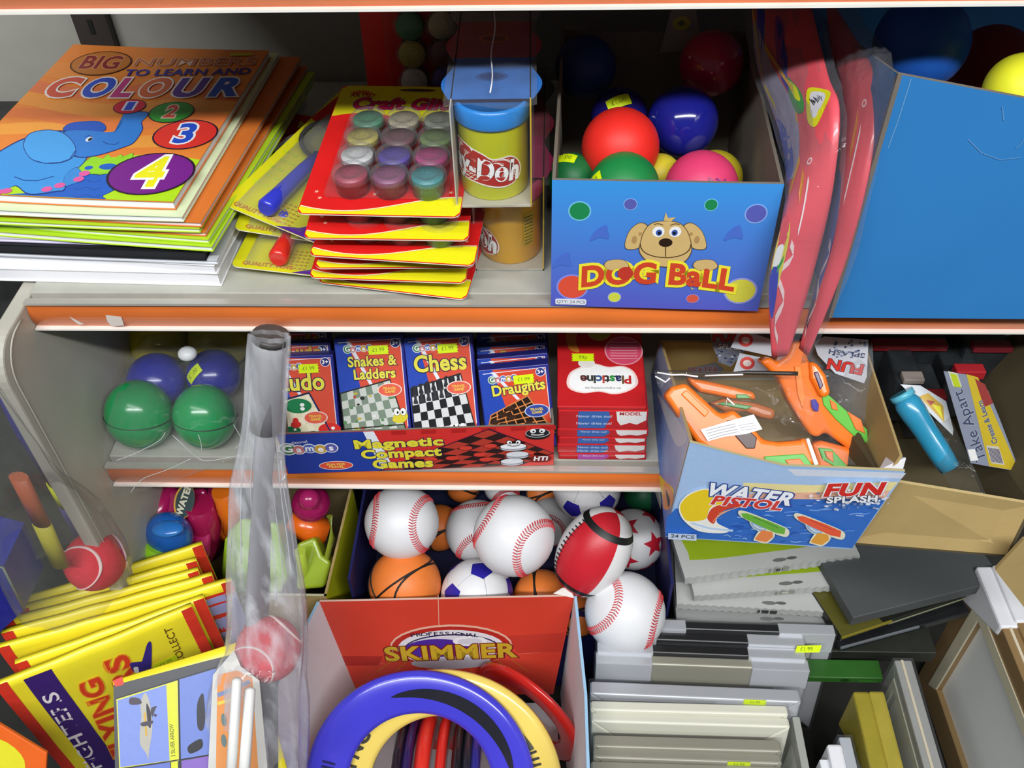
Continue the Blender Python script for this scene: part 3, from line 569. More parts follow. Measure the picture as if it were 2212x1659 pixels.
# ================================================================== big blue box on the right
BBL = mat('3080c4', .42, var=.05, scale=8); BL = W(1790, 686, z=.001); BR = BL+Vector((.30, -.002, 0)); TL = W(1940, 160, y=BL.y-.003); TR = W(2212, 212, y=BL.y-.003); TR = TL+(TR-TL)*3.2
t = thing('ball_dump_box', 'plain blue cardboard dump box of large play balls', 'box', BL)
b = MB(); b.hull8([BL, BR, TR, TL], None, .003, BBL, back=CARD_IN, edge=CARD_IN); b.build('front_panel', t)
TB = W(1835, 84, y=.14); LB = Vector((BL.x+.002, .26, .001)); TB2 = TB+(TB-TL)*.8
b = MB(); b.hull8([LB, BL, TL, TB2][::1], None, .003, BBL, back=CARD_IN, edge=CARD_IN); b.build('side_panel', t)
b = MB(); b.box((BL.x+.15, .26, .10), (.30, .003, .2), BBL); b.build('back_panel', t)
b = MB(); b.box((BL.x+.302, .12, .10), (.003, .28, .2), BBL); b.build('side_panel', t)
a = Art(basis(BL, BR, TL)); 
a.M = basis(BL, BR, TL); 
for pts in ([(2090, 300), (2120, 330), (2160, 345), (2205, 340)], [(2195, 320), (2205, 310), (2212, 300)], [(2165, 230), (2168, 260)]): a.line(a.px(*pts), .0007, '5f97cc')
a.line(a.px((1968, 170), (1940, 260), (1918, 320)), .0006, '6fa4d2'); a.build('scuff_marks', t)
for px, py, r, y, h, lb in ((1990, 92, 100, .10, '1a58b8', 'large royal blue play ball in the blue dump box'), (2140, 150, 92, .15, '8e1f24', 'large dark red play ball right of the blue one'), (2205, 195, 78, .045, 'ecec2e', 'large lemon yellow play ball at the frame edge')):
    c, R = B(px, py, r, y); plainball(lb, c, R, RB(h), 'large play balls in the blue box')

# ================================================================== coral craft bags squeezed between the boxes
def cr(pts, n=6):
    "smooth polyline through 3d points"
    out = []; L = len(pts)
    for i in range(L-1):
        p0, p1, p2, p3 = pts[max(i-1, 0)], pts[i], pts[i+1], pts[min(i+2, L-1)]
        for k in range(n): t_ = k/n; out.append(.5*(2*p1+(p2-p0)*t_+(2*p0-5*p1+4*p2-p3)*t_*t_+(3*p1-p0-3*p2+p3)*t_**3))
    return out+[pts[-1]]
def sheetf(Lp, Rp, bulge=.0):
    Lc = cr([W(x, y, y=d) for x, y, d in Lp]); Rc = cr([W(x, y, y=d) for x, y, d in Rp])
    def at(c, t_): k = max(0, min(.99999, t_))*(len(c)-1); i = int(k); return c[i].lerp(c[i+1], k-i)
    def f(u, v, h=0):
        a_, b_ = at(Lc, v), at(Rc, v); p = a_.lerp(b_, u); e = .01
        n = (at(Rc, v)-at(Lc, v)).cross(at(Lc, min(1, v+e)).lerp(at(Rc, min(1, v+e)), u)-at(Lc, max(0, v-e)).lerp(at(Rc, max(0, v-e)), u))
        n = n.normalized() if n.length else Vector((0, -1, 0))
        if n.dot(CAM-p) < 0: n = -n
        return p+n*(h+bulge*4*u*(1-u)*min(1, 6*v, 6*(1-v)))
    return f
CORAL = mat('ee5a66', .35, var=.05, scale=12, coat=.3); BAGF = film('e6e8f2', .10, .55, .08, 55, .5, 0)
def craftbag(label, Lp, Rp, FL, FR, second):
    f = sheetf(Lp, Rp, .004); t = thing('craft_bag', label, 'craft pack', f(.5, .98), 'coral craft bags')
    b = MB(); b.grid(lambda u, v: f(u, v), 8, 30, CORAL); b.build('printed_card', t, solid=.0025)
    a = Art(Matrix(), mapf=lambda x, y, h: f(x, y, h+.0014), dh=2e-5)
    if not second:
        a.blob([(.02, .05), (.25, .15), (.42, .27), (.4, .4), (.3, .5), (.12, .5), (.03, .45), (.01, .25)], 'a8a8c4'); a.blob([(.02, .3), (.2, .36), (.22, .47), (.1, .5), (.02, .48)], '4a6ac8')
        a.line([(.02, .02), (.03, .2), (.1, .27)], .03, 'e0d020'); a.line([(.22, .02), (.2, .12), (.5, .25), (.42, .33), (.36, .47), (.1, .56)], .022, 'e8b020')
        a.blob([(.1, .0), (.22, .02), (.18, .12), (.1, .1)], '2a22b8'); a.blob([(.4, .05), (.52, .07), (.48, .16), (.38, .18)], 'a02a90'); a.blob([(.42, .06), (.5, .08), (.44, .11)], '2a22a8')
        a.line([(.52, .13), (.46, .17), (.4, .23)], .07, '2a1eb0')
        a.blob([(.45, .2), (.6, .26), (.55, .33), (.42, .31)], '4f9a58'); a.blob([(.47, .215), (.56, .24), (.55, .29), (.48, .27)], 'd8e03a')
        a.blob([(.7, .26), (.92, .285), (.95, .33), (.72, .41), (.58, .37)], 'e8e428'); a.blob([(.72, .28), (.87, .295), (.88, .33), (.72, .38), (.65, .36)], 'e6e6ee')
        for k in range(9): a.line([(.68+.02*k, .30+.006*(k % 3)), (.72+.015*k, .335-.004*(k % 4))], .008, '3a3a44')
    else:
        a.blob([(.02, .6), (.3, .58), (.45, .68), (.4, .8), (.2, .9), (.05, .88)], '2238a8'); a.blob([(.02, .55), (.14, .54), (.1, .63)], '3a6a48'); a.blob([(.1, .86), (.3, .86), (.28, .92), (.12, .92)], '1a1a2c')
    xw = .45 if not second else .6; yw = .52 if not second else .46
    a.line([(xw+.12*math.sin(i*.55)*0-.02*i, yw+.02*i) for i in range(5)], .05, 'e89028'); a.ell(xw+.12, yw-.02, .05, .009, 'f6dede'); a.ell(xw+.12, yw-.02, .03, .005, 'ee5a66')
    a.line([(xw+.1-.012*i, yw+.03+.013*i) for i in range(12)], .025, 'fbeeee'); a.line([(.3+.12*math.sin(i*.8), .72+.014*i) for i in range(17)], .02, 'f8d8d8')
    if not second:
        a.blob([(.0, .68), (.2, .67), (.25, .78), (.16, .86), (.02, .85)], 'd8d04a'); a.blob([(.0, .66), (.16, .65), (.18, .72), (.04, .75)], 'e05060'); a.blob([(.02, .74), (.16, .73), (.14, .79), (.03, .8)], 'f2f2f2'); a.blob([(.0, .8), (.16, .79), (.2, .85), (.1, .9), (.0, .88)], '2a3ab8'); a.line([(.02, .8), (.14, .79), (.22, .76)], .02, '3aa050')
    a.build('card_print', t)
    g = sheetf(FL, FR, .006); b = MB(); b.grid(lambda u, v: g(u, v, .003+.0012*math.sin(30*u+9*v)+.001*math.sin(40*v)), 12, 40, BAGF); b.build('clear_sleeve', t)
    return t
craftbag('coral craft bag with printed pencils and yellow-framed tag beside the dog ball box', [(1624, 12, .16), (1640, 150, .12), (1688, 290, .05), (1702, 400, .0), (1690, 480, -.022), (1662, 610, -.032), (1668, 772, -.045)], [(1752, 12, .14), (1788, 160, .05), (1812, 236, .0), (1800, 400, -.025), (1752, 600, -.035), (1702, 766, -.048)],
         [(1606, 12, .16), (1630, 150, .118), (1684, 300, .045), (1700, 400, -.004), (1688, 480, -.026), (1656, 610, -.036), (1686, 782, -.05)], [(1772, 12, .145), (1812, 160, .052), (1836, 236, .0), (1822, 400, -.027), (1776, 600, -.038), (1706, 782, -.053)], False)
craftbag('plainer coral craft bag with clear sleeve folded over, against the blue box', [(1786, 12, .16), (1796, 100, .11), (1822, 220, .05), (1806, 400, .0), (1768, 600, -.02), (1728, 752, -.034)], [(1800, 12, .16), (1862, 110, .09), (1905, 180, .02), (1872, 400, -.024), (1822, 580, -.032), (1746, 768, -.042)],
         [(1776, 12, .16), (1790, 100, .11), (1816, 220, .045), (1800, 400, -.006), (1762, 600, -.026), (1738, 782, -.042)], [(1842, 12, .16), (1900, 100, .07), (1944, 165, -.02), (1890, 400, -.030), (1838, 590, -.036), (1750, 782, -.046)], True)

# ================================================================== bag of coloured balls
t0 = (0, 0, 0)
GBB = 'plastic balls in the clear bag'
for px, py, r, y, h, lb, tg, sc in ((348, 748, 66, .15, 'c8b828', 'yellow plastic ball at the top left of the clear bag', None, 1), (476, 738, 66, .15, 'c8b828', 'yellow plastic ball at the top right of the clear bag', None, 1),
    (338, 822, 62, .085, '2226a8', 'blue plastic ball at the left of the clear bag', None, .95), (462, 810, 58, .09, '1e2498', 'blue plastic ball with sticker at the right of the clear bag', (-.45, -.6, .65), .95),
    (318, 934, 70, .035, '12924e', 'green plastic ball at the lower left of the clear bag', None, 1.12), (452, 926, 66, .035, '12924e', 'green plastic ball at the lower right of the clear bag', None, 1.12),
    (398, 868, 34, .09, '0e3a30', 'dark green plastic ball in the middle of the clear bag', None, 1)):
    c, R = B(px, py, r, y); c.z = max(c.z, Z3+R*sc+.001)
    plainball(lb, c, R, mat(h, .22, var=.05, scale=90, coat=.3), GBB, tag=tg, rot=1.2, sc=(1, 1, sc), seam=(-.35, .1, 0) if sc > 1 else None)
c = W(405, 764, y=.07); t = thing('jack_ball', 'small white jack ball between the yellow and blue balls', 'ball', c); b = MB(); b.sphere(c, .0085, mat('d8dadc', .4), 20, (1.1, 1, .8)); b.build('shell', t)
g = sheetf([(312, 712, .14), (275, 790, .07), (236, 900, .0), (224, 985, -.025), (246, 1080, -.035)], [(545, 712, .13), (548, 790, .06), (548, 900, -.002), (545, 970, -.022), (430, 1020, -.038)], 0)
t = thing('ball_bag', 'crumpled clear plastic bag around green, blue and yellow balls', 'bag', g(.5, .6))
def gb(u, v):
    p = g(u, v); q = 4*u*(1-u)*math.sin(PI*min(1, v*1.1)); w_ = noise.noise(p*40)*.006+noise.noise(p*95)*.002
    return p+(CAM-p).normalized()*(q*.012+w_)
b = MB(); b.grid(gb, 36, 44, film('dfe6e6', .05, .5, .05, 50, .9)); b.build('front_film', t)
b = MB()
for pts in ([(.08, .78), (.22, .74), (.36, .66), (.4, .6)], [(.45, .62), (.6, .76), (.78, .83), (.98, .8)], [(.2, .98), (.3, .9), (.5, .86), (.62, .8)], [(.62, .62), (.66, .75)], [(.86, .55), (.9, .66), (.88, .74)]): b.tube([Vector(gb(*p_.xy)) for p_ in cr([Vector((q_[0], q_[1], 0)) for q_ in pts])], .0003, mat('c8cccc', .15), 5)
b.build('crease_glint', t, kind='stuff')  # pale strands stand for light glinting along the bag's folds

# ================================================================== compact game tray
A = W(622, 1024, z=Z3+.0008); Bq = W(1196, 1004, z=Z3+.0008); wT = (Bq-A).length; hT = (W(622, 938, y=A.y)-A).z
t = thing('game_display_tray', 'blue and red counter tray reading Magnetic Compact Games', 'box', A)
X = (Bq-A).normalized(); Yb = Vector((-X.y, X.x, 0)); M = basis(A, Bq, A+Yb)
carton(t, M, wT, .13, hT, .002, mat('c42a20', .4), CARD_IN, hb=hT*.9)
a = Art(basis(A, Bq, A+Vector((0, 0, 1)))); z = Zc(580, 700, 2.6333); PX = lambda *p: a.px(*z(*p))
h1 = hT-.0006; wq = wT
e = a.uv(*z((540, 625))[0])[0]; e2 = a.uv(*z((650, 835))[0])[0]
a.poly([(.0005, .0005), (e2, .0005), (e, h1), (.0005, h1)], '1c3c9c'); a.poly([(e, h1), (e+.010, h1), (e2+.012, .0005), (e2, .0005)], 'e8ecf4'); a.poly([(e+.010, h1), (wq-.0005, h1), (wq-.0005, .0005), (e2+.012, .0005)], 'd8302a')
# perspective chequer board
def quad4(P4, u, v): return tuple((P4[0][k]*(1-u)+P4[1][k]*u)*(1-v)+(P4[3][k]*(1-u)+P4[2][k]*u)*v for k in (0, 1))
def chequer(art, P4, n, c1, c2, bg=None, m=None):
    m = m or n
    if bg: art.poly([quad4(P4, -.02, -.02), quad4(P4, 1.02, -.02), quad4(P4, 1.02, 1.02), quad4(P4, -.02, 1.02)], bg)
    vs = []; fs = []
    for k, cc in ((0, c1), (1, c2)):
        vs = []; fs = []
        for i in range(n):
            for j in range(m):
                if (i+j) % 2 == k:
                    b0 = len(vs); vs += [quad4(P4, i/n, j/m), quad4(P4, (i+1)/n, j/m), quad4(P4, (i+1)/n, (j+1)/m), quad4(P4, i/n, (j+1)/m)]; fs.append((b0, b0+1, b0+2, b0+3))
        if vs: art.put(vs, fs, cc)
for i in range(12): 
    if i % 2: a.rect(e+.012+i*.014, h1-.006, e+.026+i*.014, h1-.0005, 'b81f1c')
P4 = PX((650, 835), (1420, 815), (1600, 700), (1250, 600)); P4 = [P4[0], P4[1], (wq-.001, .018), P4[3]]
P4[0] = (P4[0][0], .0015); P4[1] = (P4[1][0], .0015)
chequer(a, P4, 7, 'b83a2a', '2a1410', '3a1030')
for u, v in ((.2, .62), (.35, .75), (.55, .85), (.45, .5), (.3, .35), (.7, .6), (.6, .35), (.8, .75), (.15, .3)):
    x, y = quad4(P4, u, v); a.ell(x, y-.001, .0062, .0028, '8e1c18'); a.ell(x, y, .0062, .0028, 'd84030')
x, y = a.uv(*z((880, 690))[0])
for s, p_, q_ in (('Magnetic', (485, 686), (992, 664)), ('Compact', (525, 742), (982, 722)), ('Games', (592, 797), (936, 786))): a.textpx(s, z(p_)[0], z(q_)[0], 18, 'e8dc3a', bold=.045, rim='1c1c50', rimw=.035)

x, y = a.uv(*z((385, 800))[0]); a.ell(x, y, .0165, .0065, 'f2e8e0'); a.ell(x, y, .0158, .0058, 'e0503a'); a.text('FUN FOR', x, y+.0016, .0042, 'e8d860', bold=.03); a.text('TRAVEL', x, y-.0022, .0042, 'e8d860', bold=.03)
def games_logo(art, x, y, s, rot=0):
    for i, (ch, c) in enumerate(zip('Games', ('3a7a4a', 'c87878', '4a68b8', 'c8a03a', '5a5aa8'))):
        xx = x+(i-2)*s*.82*math.cos(rot); yy = y+(i-2)*s*.82*math.sin(rot)+(.1*s if i % 2 == 0 else 0); k = .62 if i == 0 else .48
        art.ell(xx, yy, s*k*1.15, s*k*1.15, 'dfe2ea', n=16)
    for i, (ch, c) in enumerate(zip('Games', ('3a7a4a', 'c87878', '4a68b8', 'c8a03a', '5a5aa8'))):
        xx = x+(i-2)*s*.82*math.cos(rot); yy = y+(i-2)*s*.82*math.sin(rot)+(.1*s if i % 2 == 0 else 0); k = .62 if i == 0 else .48
        art.ell(xx, yy, s*k*.95, s*k*.95, c, n=16); art.text(ch, xx, yy, s*(1.1 if i == 0 else .9), 'f4f4f8', rot, bold=.03)
x, y = a.uv(*z((235, 708))[0]); games_logo(a, x, y, .0125); a.text('Traditional', x-.012, y+.010, .0055, 'e8e8f0', rot=.15)
# draughts characters and maker badge
for px_, py_, rx, cw in ((1385, 775, 72, 'e8eaee'), (1415, 735, 72, 'dfe2e8'), (1392, 690, 82, 'f2f4f8')):
    x, y = a.uv(*z((px_, py_))[0]); r_ = rx*.000157; a.ell(x, y-.0025, r_, .0042, '1a1a1a'); a.ell(x, y-.0022, r_*.95, .0040, 'c8ccd4'); a.ell(x, y, r_*1.02, .0044, '1a1a1a'); a.ell(x, y+.0003, r_*.96, .0040, cw)
x, y = a.uv(*z((1395, 672))[0])
for s in (-1, 1): a.ell(x+s*.0042, y+.0018, .0028, .0030, '1a1a1a'); a.ell(x+s*.0042, y+.0018, .0023, .0025, 'ffffff'); a.ell(x+s*.0036, y+.0012, .0009, .0012, '101010')
a.line([(x-.006+.0012*i, y-.002-.0016*math.sin(i*.314)) for i in range(11)], .0009, '2a1010')
x, y = a.uv(*z((1530, 612))[0]); a.ell(x, y-.003, .0115, .0062, '101010'); a.ell(x, y, .0115, .0062, 'c8c8cc'); a.ell(x, y+.0002, .0108, .0056, '1c1c1e')
for s in (-1, 1): a.ell(x+s*.0042, y+.003, .0028, .003, 'f6f6f6'); a.ell(x+s*.0038, y+.0024, .001, .0012, '101010')
a.line([(x-.006+.0012*i, y-.0016-.001*math.sin(i*.314)) for i in range(11)], .0011, 'f0f0f0')
x, y = a.uv(*z((1548, 757))[0]); a.blob([(x-.009, y-.004), (x+.007, y-.0045), (x+.009, y+.003), (x-.007, y+.0045)], '7a1a14'); a.text('HTi', x, y, .0085, 'f4eeee', bold=.05, shear=.15)
a.build('front_print', t, label='draughts board with lettering print')
CT = 'magnetic game boxes in the counter tray'
def gamebox(label, bl, br, top, kind, yd, lean=35, full=True):
    yd += .016; lean -= 7
    O = W(*bl, y=yd); E_ = W(*br, y=yd+.004); u_ = Vector((0, math.sin(rad(lean)), math.cos(rad(lean)))); Mb = basis(O, E_, O+u_); a = Art(Mb); w = (E_-O).length; h = a.uv((bl[0]+br[0])/2, top)[1]; th = .0165
    lo = -.03; lo = max(lo, (Z3+.003+th*math.sin(rad(lean))-O.z)/math.cos(rad(lean)))
    lo = max(lo, -(O.y-A.y-.010)/math.sin(rad(lean)))
    t = thing('game_box', label, 'board game', Mb @ Vector((w/2, lo, -th/2)), CT)
    b = MB(); b.box((w/2, (h+lo)/2, -th/2), (w, h-lo, th), mat('2b2f8a', .35, var=.04), Mb); b.build('carton', t, bevel=.0006)
    W_, H = w, h
    a.poly([(.0005, lo), (w*.5, lo), (w*.22, h-.0005), (.0005, h-.0005)], '2748b0'); a.poly([(w*.2, h*.99), (w-.003, h-.004), (w-.003, lo), (w*.48, lo)], 'd8503a' if kind != 'd' else 'd84a30'); a.poly([(w*.17, h-.003), (w*.23, h-.003), (w*.55, h*.4), (w*.5, h*.4)], 'e4e6f0')
    a.line([(.004, h-.004), (w-.003, h-.003), (w-.003, .0)], .0008, 'e8e8f4')
    games_logo(a, w*.34, h-.011, .0062, .03); a.ell(w-.008, h-.007, .0046, .0046, 'e8e8f0'); a.ell(w-.008, h-.007, .0040, .0040, '2a2f7a'); a.text('3+', w-.008, h-.007, .0055, 'ffffff', bold=.03)
    T = {'l': [('Ludo', w*.5, h*.66, .024)], 's': [('Snakes &', w*.52, h*.74, .0138), ('Ladders', w*.54, h*.60, .0138)], 'c': [('Chess', w*.5, h*.70, .0225)], 'd': [('Draughts', w*.54, h*.62, .0150)]}[kind]
    rt = .06 if kind == 'd' else 0
    if full:
        P4 = {'c': [(.0015, lo), (w-.001, lo), (w*.78, h*.56), (w*.04, h*.44)], 's': [(.0015, lo), (w-.001, lo), (w*.75, h*.52), (w*.02, h*.40)], 'l': [(.0015, lo), (w-.001, lo), (w*.6, h*.52), (w*.02, h*.40)], 'd': [(w*.02, lo*.4), (w-.001, lo*.5), (w*.66, h*.46), (w*.10, h*.16)]}[kind]
        cols = {'c': ('d8d8d8', '1c1c20'), 's': ('c8ccc4', '7a8a7a'), 'l': ('ece4c8', 'e4dab8'), 'd': ('2a1a12', '1c120c')}[kind]
        chequer(a, P4, 8 if kind != 'd' else 6, cols[0], cols[1], '2a2420' if kind != 'd' else 'b86a3a')
        if kind == 'd':
            for i in range(7):
                p_, q_ = quad4(P4, i/6, 0), quad4(P4, i/6, 1); a.line([p_, q_], .0011, 'd8864a'); p_, q_ = quad4(P4, 0, i/6), quad4(P4, 1, i/6); a.line([p_, q_], .0011, 'd8864a')
            for u, v in ((.3, .8), (.5, .9), (.1, .6), (.45, .62), (.25, .4), (.7, .3)): x, y = quad4(P4, u, v); a.ell(x, y, .0045, .0026, '3a2418')
        if kind == 'c':
            for i in range(8):
                for dv, c in ((.93, '2a2a30'), (.8, '34343a')):
                    x, y = quad4(P4, (i+.5)/8, dv); a.blob([(x-.0022, y-.002), (x+.0022, y-.002), (x+.0012, y+.003), (x+.0018, y+.0065+.001*(i % 3)), (x-.0018, y+.0065), (x-.0012, y+.003)], c)
            for u in (.45, .62, .7, .8): x, y = quad4(P4, u, .3); a.blob([(x-.002, y-.002), (x+.002, y-.002), (x+.001, y+.003), (x+.0016, y+.006), (x-.0016, y+.006), (x-.001, y+.003)], 'eef0f4')
        if kind == 's':
            rn = random.Random(4)
            for k in range(34): x, y = quad4(P4, rn.random(), rn.random()*.95); a.ell(x, y, .0014+.0012*rn.random(), .0011+.001*rn.random(), rn.choice(['5a8a5a', 'c0b04a', 'b84a40', '3a3a80', 'e0e0e0', '2a2a2a']), n=10)
            a.line([quad4(P4, 0, .42), quad4(P4, 1, .38)], .0012, '2a2a20'); x, y = w*.86, h*.12
            a.blob([(x-.008, y-.004), (x, y-.007), (x+.007, y-.002), (x+.005, y+.004), (x-.004, y+.003)], 'd8c83a')
            for s in (-1, 1): a.ell(x+s*.003, y+.0045, .0032, .004, '303030'); a.ell(x+s*.003, y+.0045, .0028, .0036, 'ffffff'); a.ell(x+s*.0024, y+.004, .001, .0015, '101010')
        if kind == 'l':
            for x, y, rx, c in ((w*.42, h*.36, .013, '1c7a4a'), (w*.12, h*.3, .006, '1c7a4a'), (w*.85, h*.04, .011, 'd8302a'), (w*.3, h*.04, .008, '1a6a40'), (w*.6, -.002, .007, '22262a')): a.ell(x, y, rx, rx*.58, c); a.ell(x+rx*.3, y+.001, rx*.17, rx*.14, 'f2f2ee'); a.ell(x+rx*.3, y-.003, rx*.17, rx*.14, 'f2f2ee')
            a.line([quad4(P4, 0, 1), quad4(P4, 1, 1), quad4(P4, 1, 0)], .0014, '1a2a60')
            for x, y, c in ((w*.16, h*.16, '1a5a3a'), (w*.36, h*.12, 'd0302a')): a.ell(x, y, .005, .0035, c); a.ell(x, y+.004, .0028, .003, c)
        for s, x, y, sz in T: a.text(s, x, y, sz, 'e6dc50', rot=rt, bold=.03, rim='20204a', rimw=.035, sx=.88)
        ex, ey = (w*.74, h*.42) if kind != 'l' else (w*.66, h*.2)
        if kind == 'd': ex, ey = w*.77, h*.17
        a.ell(ex, ey, .0118, .0068, 'f0dcd4' if kind != 'd' else 'c0cce8'); a.ell(ex, ey, .0108, .0060, 'e0604a' if kind != 'd' else '34489a'); a.text('TRAVEL', ex, ey+.0014, .0036, 'e8c850', bold=.03); a.text('GAME', ex, ey-.0018, .0036, 'e8c850', bold=.03)
        tagp(a, w*.63, h-.0125, .020, .0088, 0, '£1.99')
    else:
        for s, x, y, sz in T: a.text(s, w*.6, h-.009, sz*.62, 'c8983a', bold=.06, rim='3a2a5a', rimw=.03)
    a.build('front_print', t)
    return t
gamebox('front ludo box with green and red counters and a yellow price label', (590, 938), (735, 932), 768, 'l', A.y+.012)
gamebox('ludo box standing second behind the front ludo box', (590, 930), (730, 925), 741, 'l', A.y+.028, full=False)
gamebox('ludo box at the back of its column under the shelf edge', (592, 920), (728, 915), 714, 'l', A.y+.047, full=False)
gamebox('snakes and ladders box with a smiling cartoon snake', (742, 928), (888, 920), 727, 's', A.y+.014, 36)
gamebox('chess box with black and white pieces on the board', (892, 924), (1036, 914), 724, 'c', A.y+.015, 36)
gamebox('front draughts box, shorter and tilted, with a yellow price label', (1048, 916), (1196, 902), 792, 'd', A.y+.013, 30)
gamebox('draughts box second behind the front draughts box', (1044, 905), (1194, 892), 768, 'd', A.y+.03, 34, False)
gamebox('draughts box third in its column', (1042, 893), (1192, 882), 744, 'd', A.y+.05, 36, False)
gamebox('draughts box at the very back of its column', (1040, 880), (1190, 872), 718, 'd', A.y+.07, 38, False)

# ================================================================== modelling clay packs
RED = mat('c41f24', .3, var=.04, coat=.2)
GP = 'red modelling clay packs in a stack'
ys = [879, 887, 927, 945, 960, 980, 1021]; lbs = ['topmost red modelling clay pack with an upside-down white cloud logo', 'second red modelling clay pack, blue bubble and white cloud on its front edge', 'third red modelling clay pack from the top with thin front edge', 'thin red modelling clay pack in the middle of the stack', 'fifth red modelling clay pack, blue and white bits on its edge', 'sixth red modelling clay pack with pink bubble and white cloud on its edge']
yd = .012; zs = [W(1205, v, y=yd).z for v in ys]; zs[-1] = Z3+.0008
for k in range(6):
    zt, zb = zs[k], zs[k+1]+.0012; x0 = W(1204, ys[k], y=yd).x+(.0012 if k % 2 else 0); x1 = W(1397, ys[k], y=yd).x+(.002 if k in (1, 2) else 0); w = x1-x0
    t = thing('clay_pack', lbs[k], 'craft pack', (x0+w/2, yd+.06, zb), GP); tl = .02*(k == 0)
    M = basis((x0, yd, zt), (x1, yd, zt), (x0, yd+1, zt+(.12 if k == 0 else .0)))
    b = MB(); b.box((w/2, .062, -(zt-zb)/2), (w, .124, zt-zb-.0003), RED, M); b.build('carton', t, bevel=.0012)
    if k == 0:
        a = Art(M); cx, cy = w*.52, .034
        a.blob([(cx+dx, cy+dy) for dx, dy in ((-.034, -.006), (-.03, -.014), (-.018, -.018), (-.004, -.016), (.01, -.019), (.024, -.015), (.033, -.006), (.03, .008), (.02, .015), (.006, .014), (-.008, .018), (-.022, .013), (-.031, .006))], 'f0d0cc')
        a.blob([(cx+dx*.93, cy+dy*.92) for dx, dy in ((-.034, -.006), (-.03, -.014), (-.018, -.018), (-.004, -.016), (.01, -.019), (.024, -.015), (.033, -.006), (.03, .008), (.02, .015), (.006, .014), (-.008, .018), (-.022, .013), (-.031, .006))], 'f2f2f0')
        x = cx+.027
        for ch, c, wd in zip('Plasticine', ('c22a2a', '6a5030', '2a2a5a', '2a8a3a', '303030', 'b83a30', '3a5a8a', '2a2a2a', '3a3a3a', '5a2a2a'), (1.1, .5, 1, .9, .7, .5, .9, .5, 1, 1)): a.text(ch, x-.0028*wd, cy-.001, .0135, c, rot=PI, bold=.035); x -= .0059*wd
        a.text('the original modelling clay', cx, cy-.012, .0032, '6a6a6a', rot=PI)
        a.ell(w*.78, .068, .0185, .018, 'e89aa8'); a.ell(w*.78, .068, .0172, .0168, 'd84a6a'); 
        for i in range(7): a.line([(w*.78-.013, .058+.0034*i), (w*.78+.013, .058+.0034*i)], .0008, 'f0b0bc')
        a.ell(w*.5, .092, .0115, .012, 'c8a048'); a.ell(w*.5, .092, .0100, .0105, 'a8a83a'); a.blob([(w*.1, .09), (w*.16, .105), (w*.26, .1), (w*.22, .08), (w*.26, .066), (w*.14, .07)], 'c8782c'); a.ell(w*.34, .052, .008, .006, 'e8e4da'); a.ell(w*.45, .115, .018, .008, 'c8b090'); a.ell(w*.45, .115, .016, .0065, '2a3a5a'); a.ell(w*.85, .11, .01, .008, '1a3a3c')
        tagp(a, w*.3, .059, .022, .0095, 0, '99p'); a.build('top_print', t)
    a = Art(basis((x0, yd, zb), (x1, yd, zb), (x0, yd, zt))); H = zt-zb
    if k: 
        bx = w*.22; c = 'b050a8' if k == 5 else '3a68b0'
        a.poly([(bx, .0008), (bx+w*.3, .0008), (bx+w*.36, H*.6), (bx+w*.34, H-.0005), (bx, H-.0005)], c)
        for i in range(2 if H > .012 else 1): a.text('Never dries out!', bx+w*.18, H*(.7-.4*i), min(.005, H*.35), 'd8e0f0')
        a.poly([(w*.64, H-.0005), (w*.98, H-.0005), (w*.98, H*.5), (w*.88, H*.25), (w*.8, H*.35), (w*.7, H*.2), (w*.66, H*.45)], 'ece8e4')
        if k == 1: a.text('MODEL', w*.8, H*.85, .006, 'c03030', bold=.03)
        a.build('edge_print', t)
# ================================================================== water pistol box
PZ = mat('ff7d1e', .3, var=.03, coat=.3); ZB = Z3+.0008
BL = W(1437, 1160, z=ZB); BR = W(1835, 1186, z=ZB)
TL = W(1490, 955, y=BL.y-.004); TR = W(1955, 1018, y=BL.y-.012); MD = W(1690, 1006, y=BL.y-.006)
t = thing('water_pistol_box', 'blue and white open box reading Water Pistol and Fun Splash', 'box', BL)
fM = basis(BL, BR, TL); a = Art(fM)
SKY = mat('9fc0e6', .4, var=.05, scale=8)
pts = a.px((1437, 1160), (1835, 1186), (1955, 1018), (1690, 1006), (1590, 982), (1490, 955))
b = MB(); b.slab(pts, .0025, SKY, fM, edge=mat('b8a878', .8), back=BROWN); b.build('front_panel', t)
D_ = .21; bk = BL.y+D_
LB = Vector((BL.x+.002, bk, ZB)); TLb = W(1425, 735, y=BL.y+.18); RB_ = Vector((BR.x+.03, bk, ZB)); TRb = W(1868, 738, y=BL.y+.18); TR2 = W(1950, 985, y=BL.y+.002)
BLs = BL+Vector((0, .002, 0)); TLs = TL+Vector((0, .003, 0)); 
b = MB(); b.hull8([LB, BLs, TLs, TLb], None, .0025, gradient('3a78d8', 'e4eefa', 2, -.0, .14, wob=.6, scale=22), back=BROWN, edge=BROWN); sp_ = b.build('side_panel', t, label='left side panel with wave and surfer print')
a2 = Art(basis(LB, BLs, TLs)); z = Zc(1380, 700, 2.6587)
if True:
    d2 = a2.px(*z((118, 870), (150, 900), (205, 960), (150, 1040), (130, 960))); a2.blob(d2, 'e8d040')
    a2.blob(a2.px(*z((150, 910), (200, 980), (180, 1060), (140, 1050))), 'f0a060'); a2.blob(a2.px(*z((155, 950), (180, 1010), (170, 1050))), '2a2a40'); a2.blob(a2.px(*z((110, 400), (150, 450), (280, 640), (220, 700), (160, 560))), 'dfe8f4'); a2.build('side_print', t)
b = MB(); b.hull8([BR+Vector((-.004, .002, 0)), RB_, TRb, TR2], None, .0025, WHITE_CARD, back=BROWN, edge=BROWN); b.build('side_panel', t)
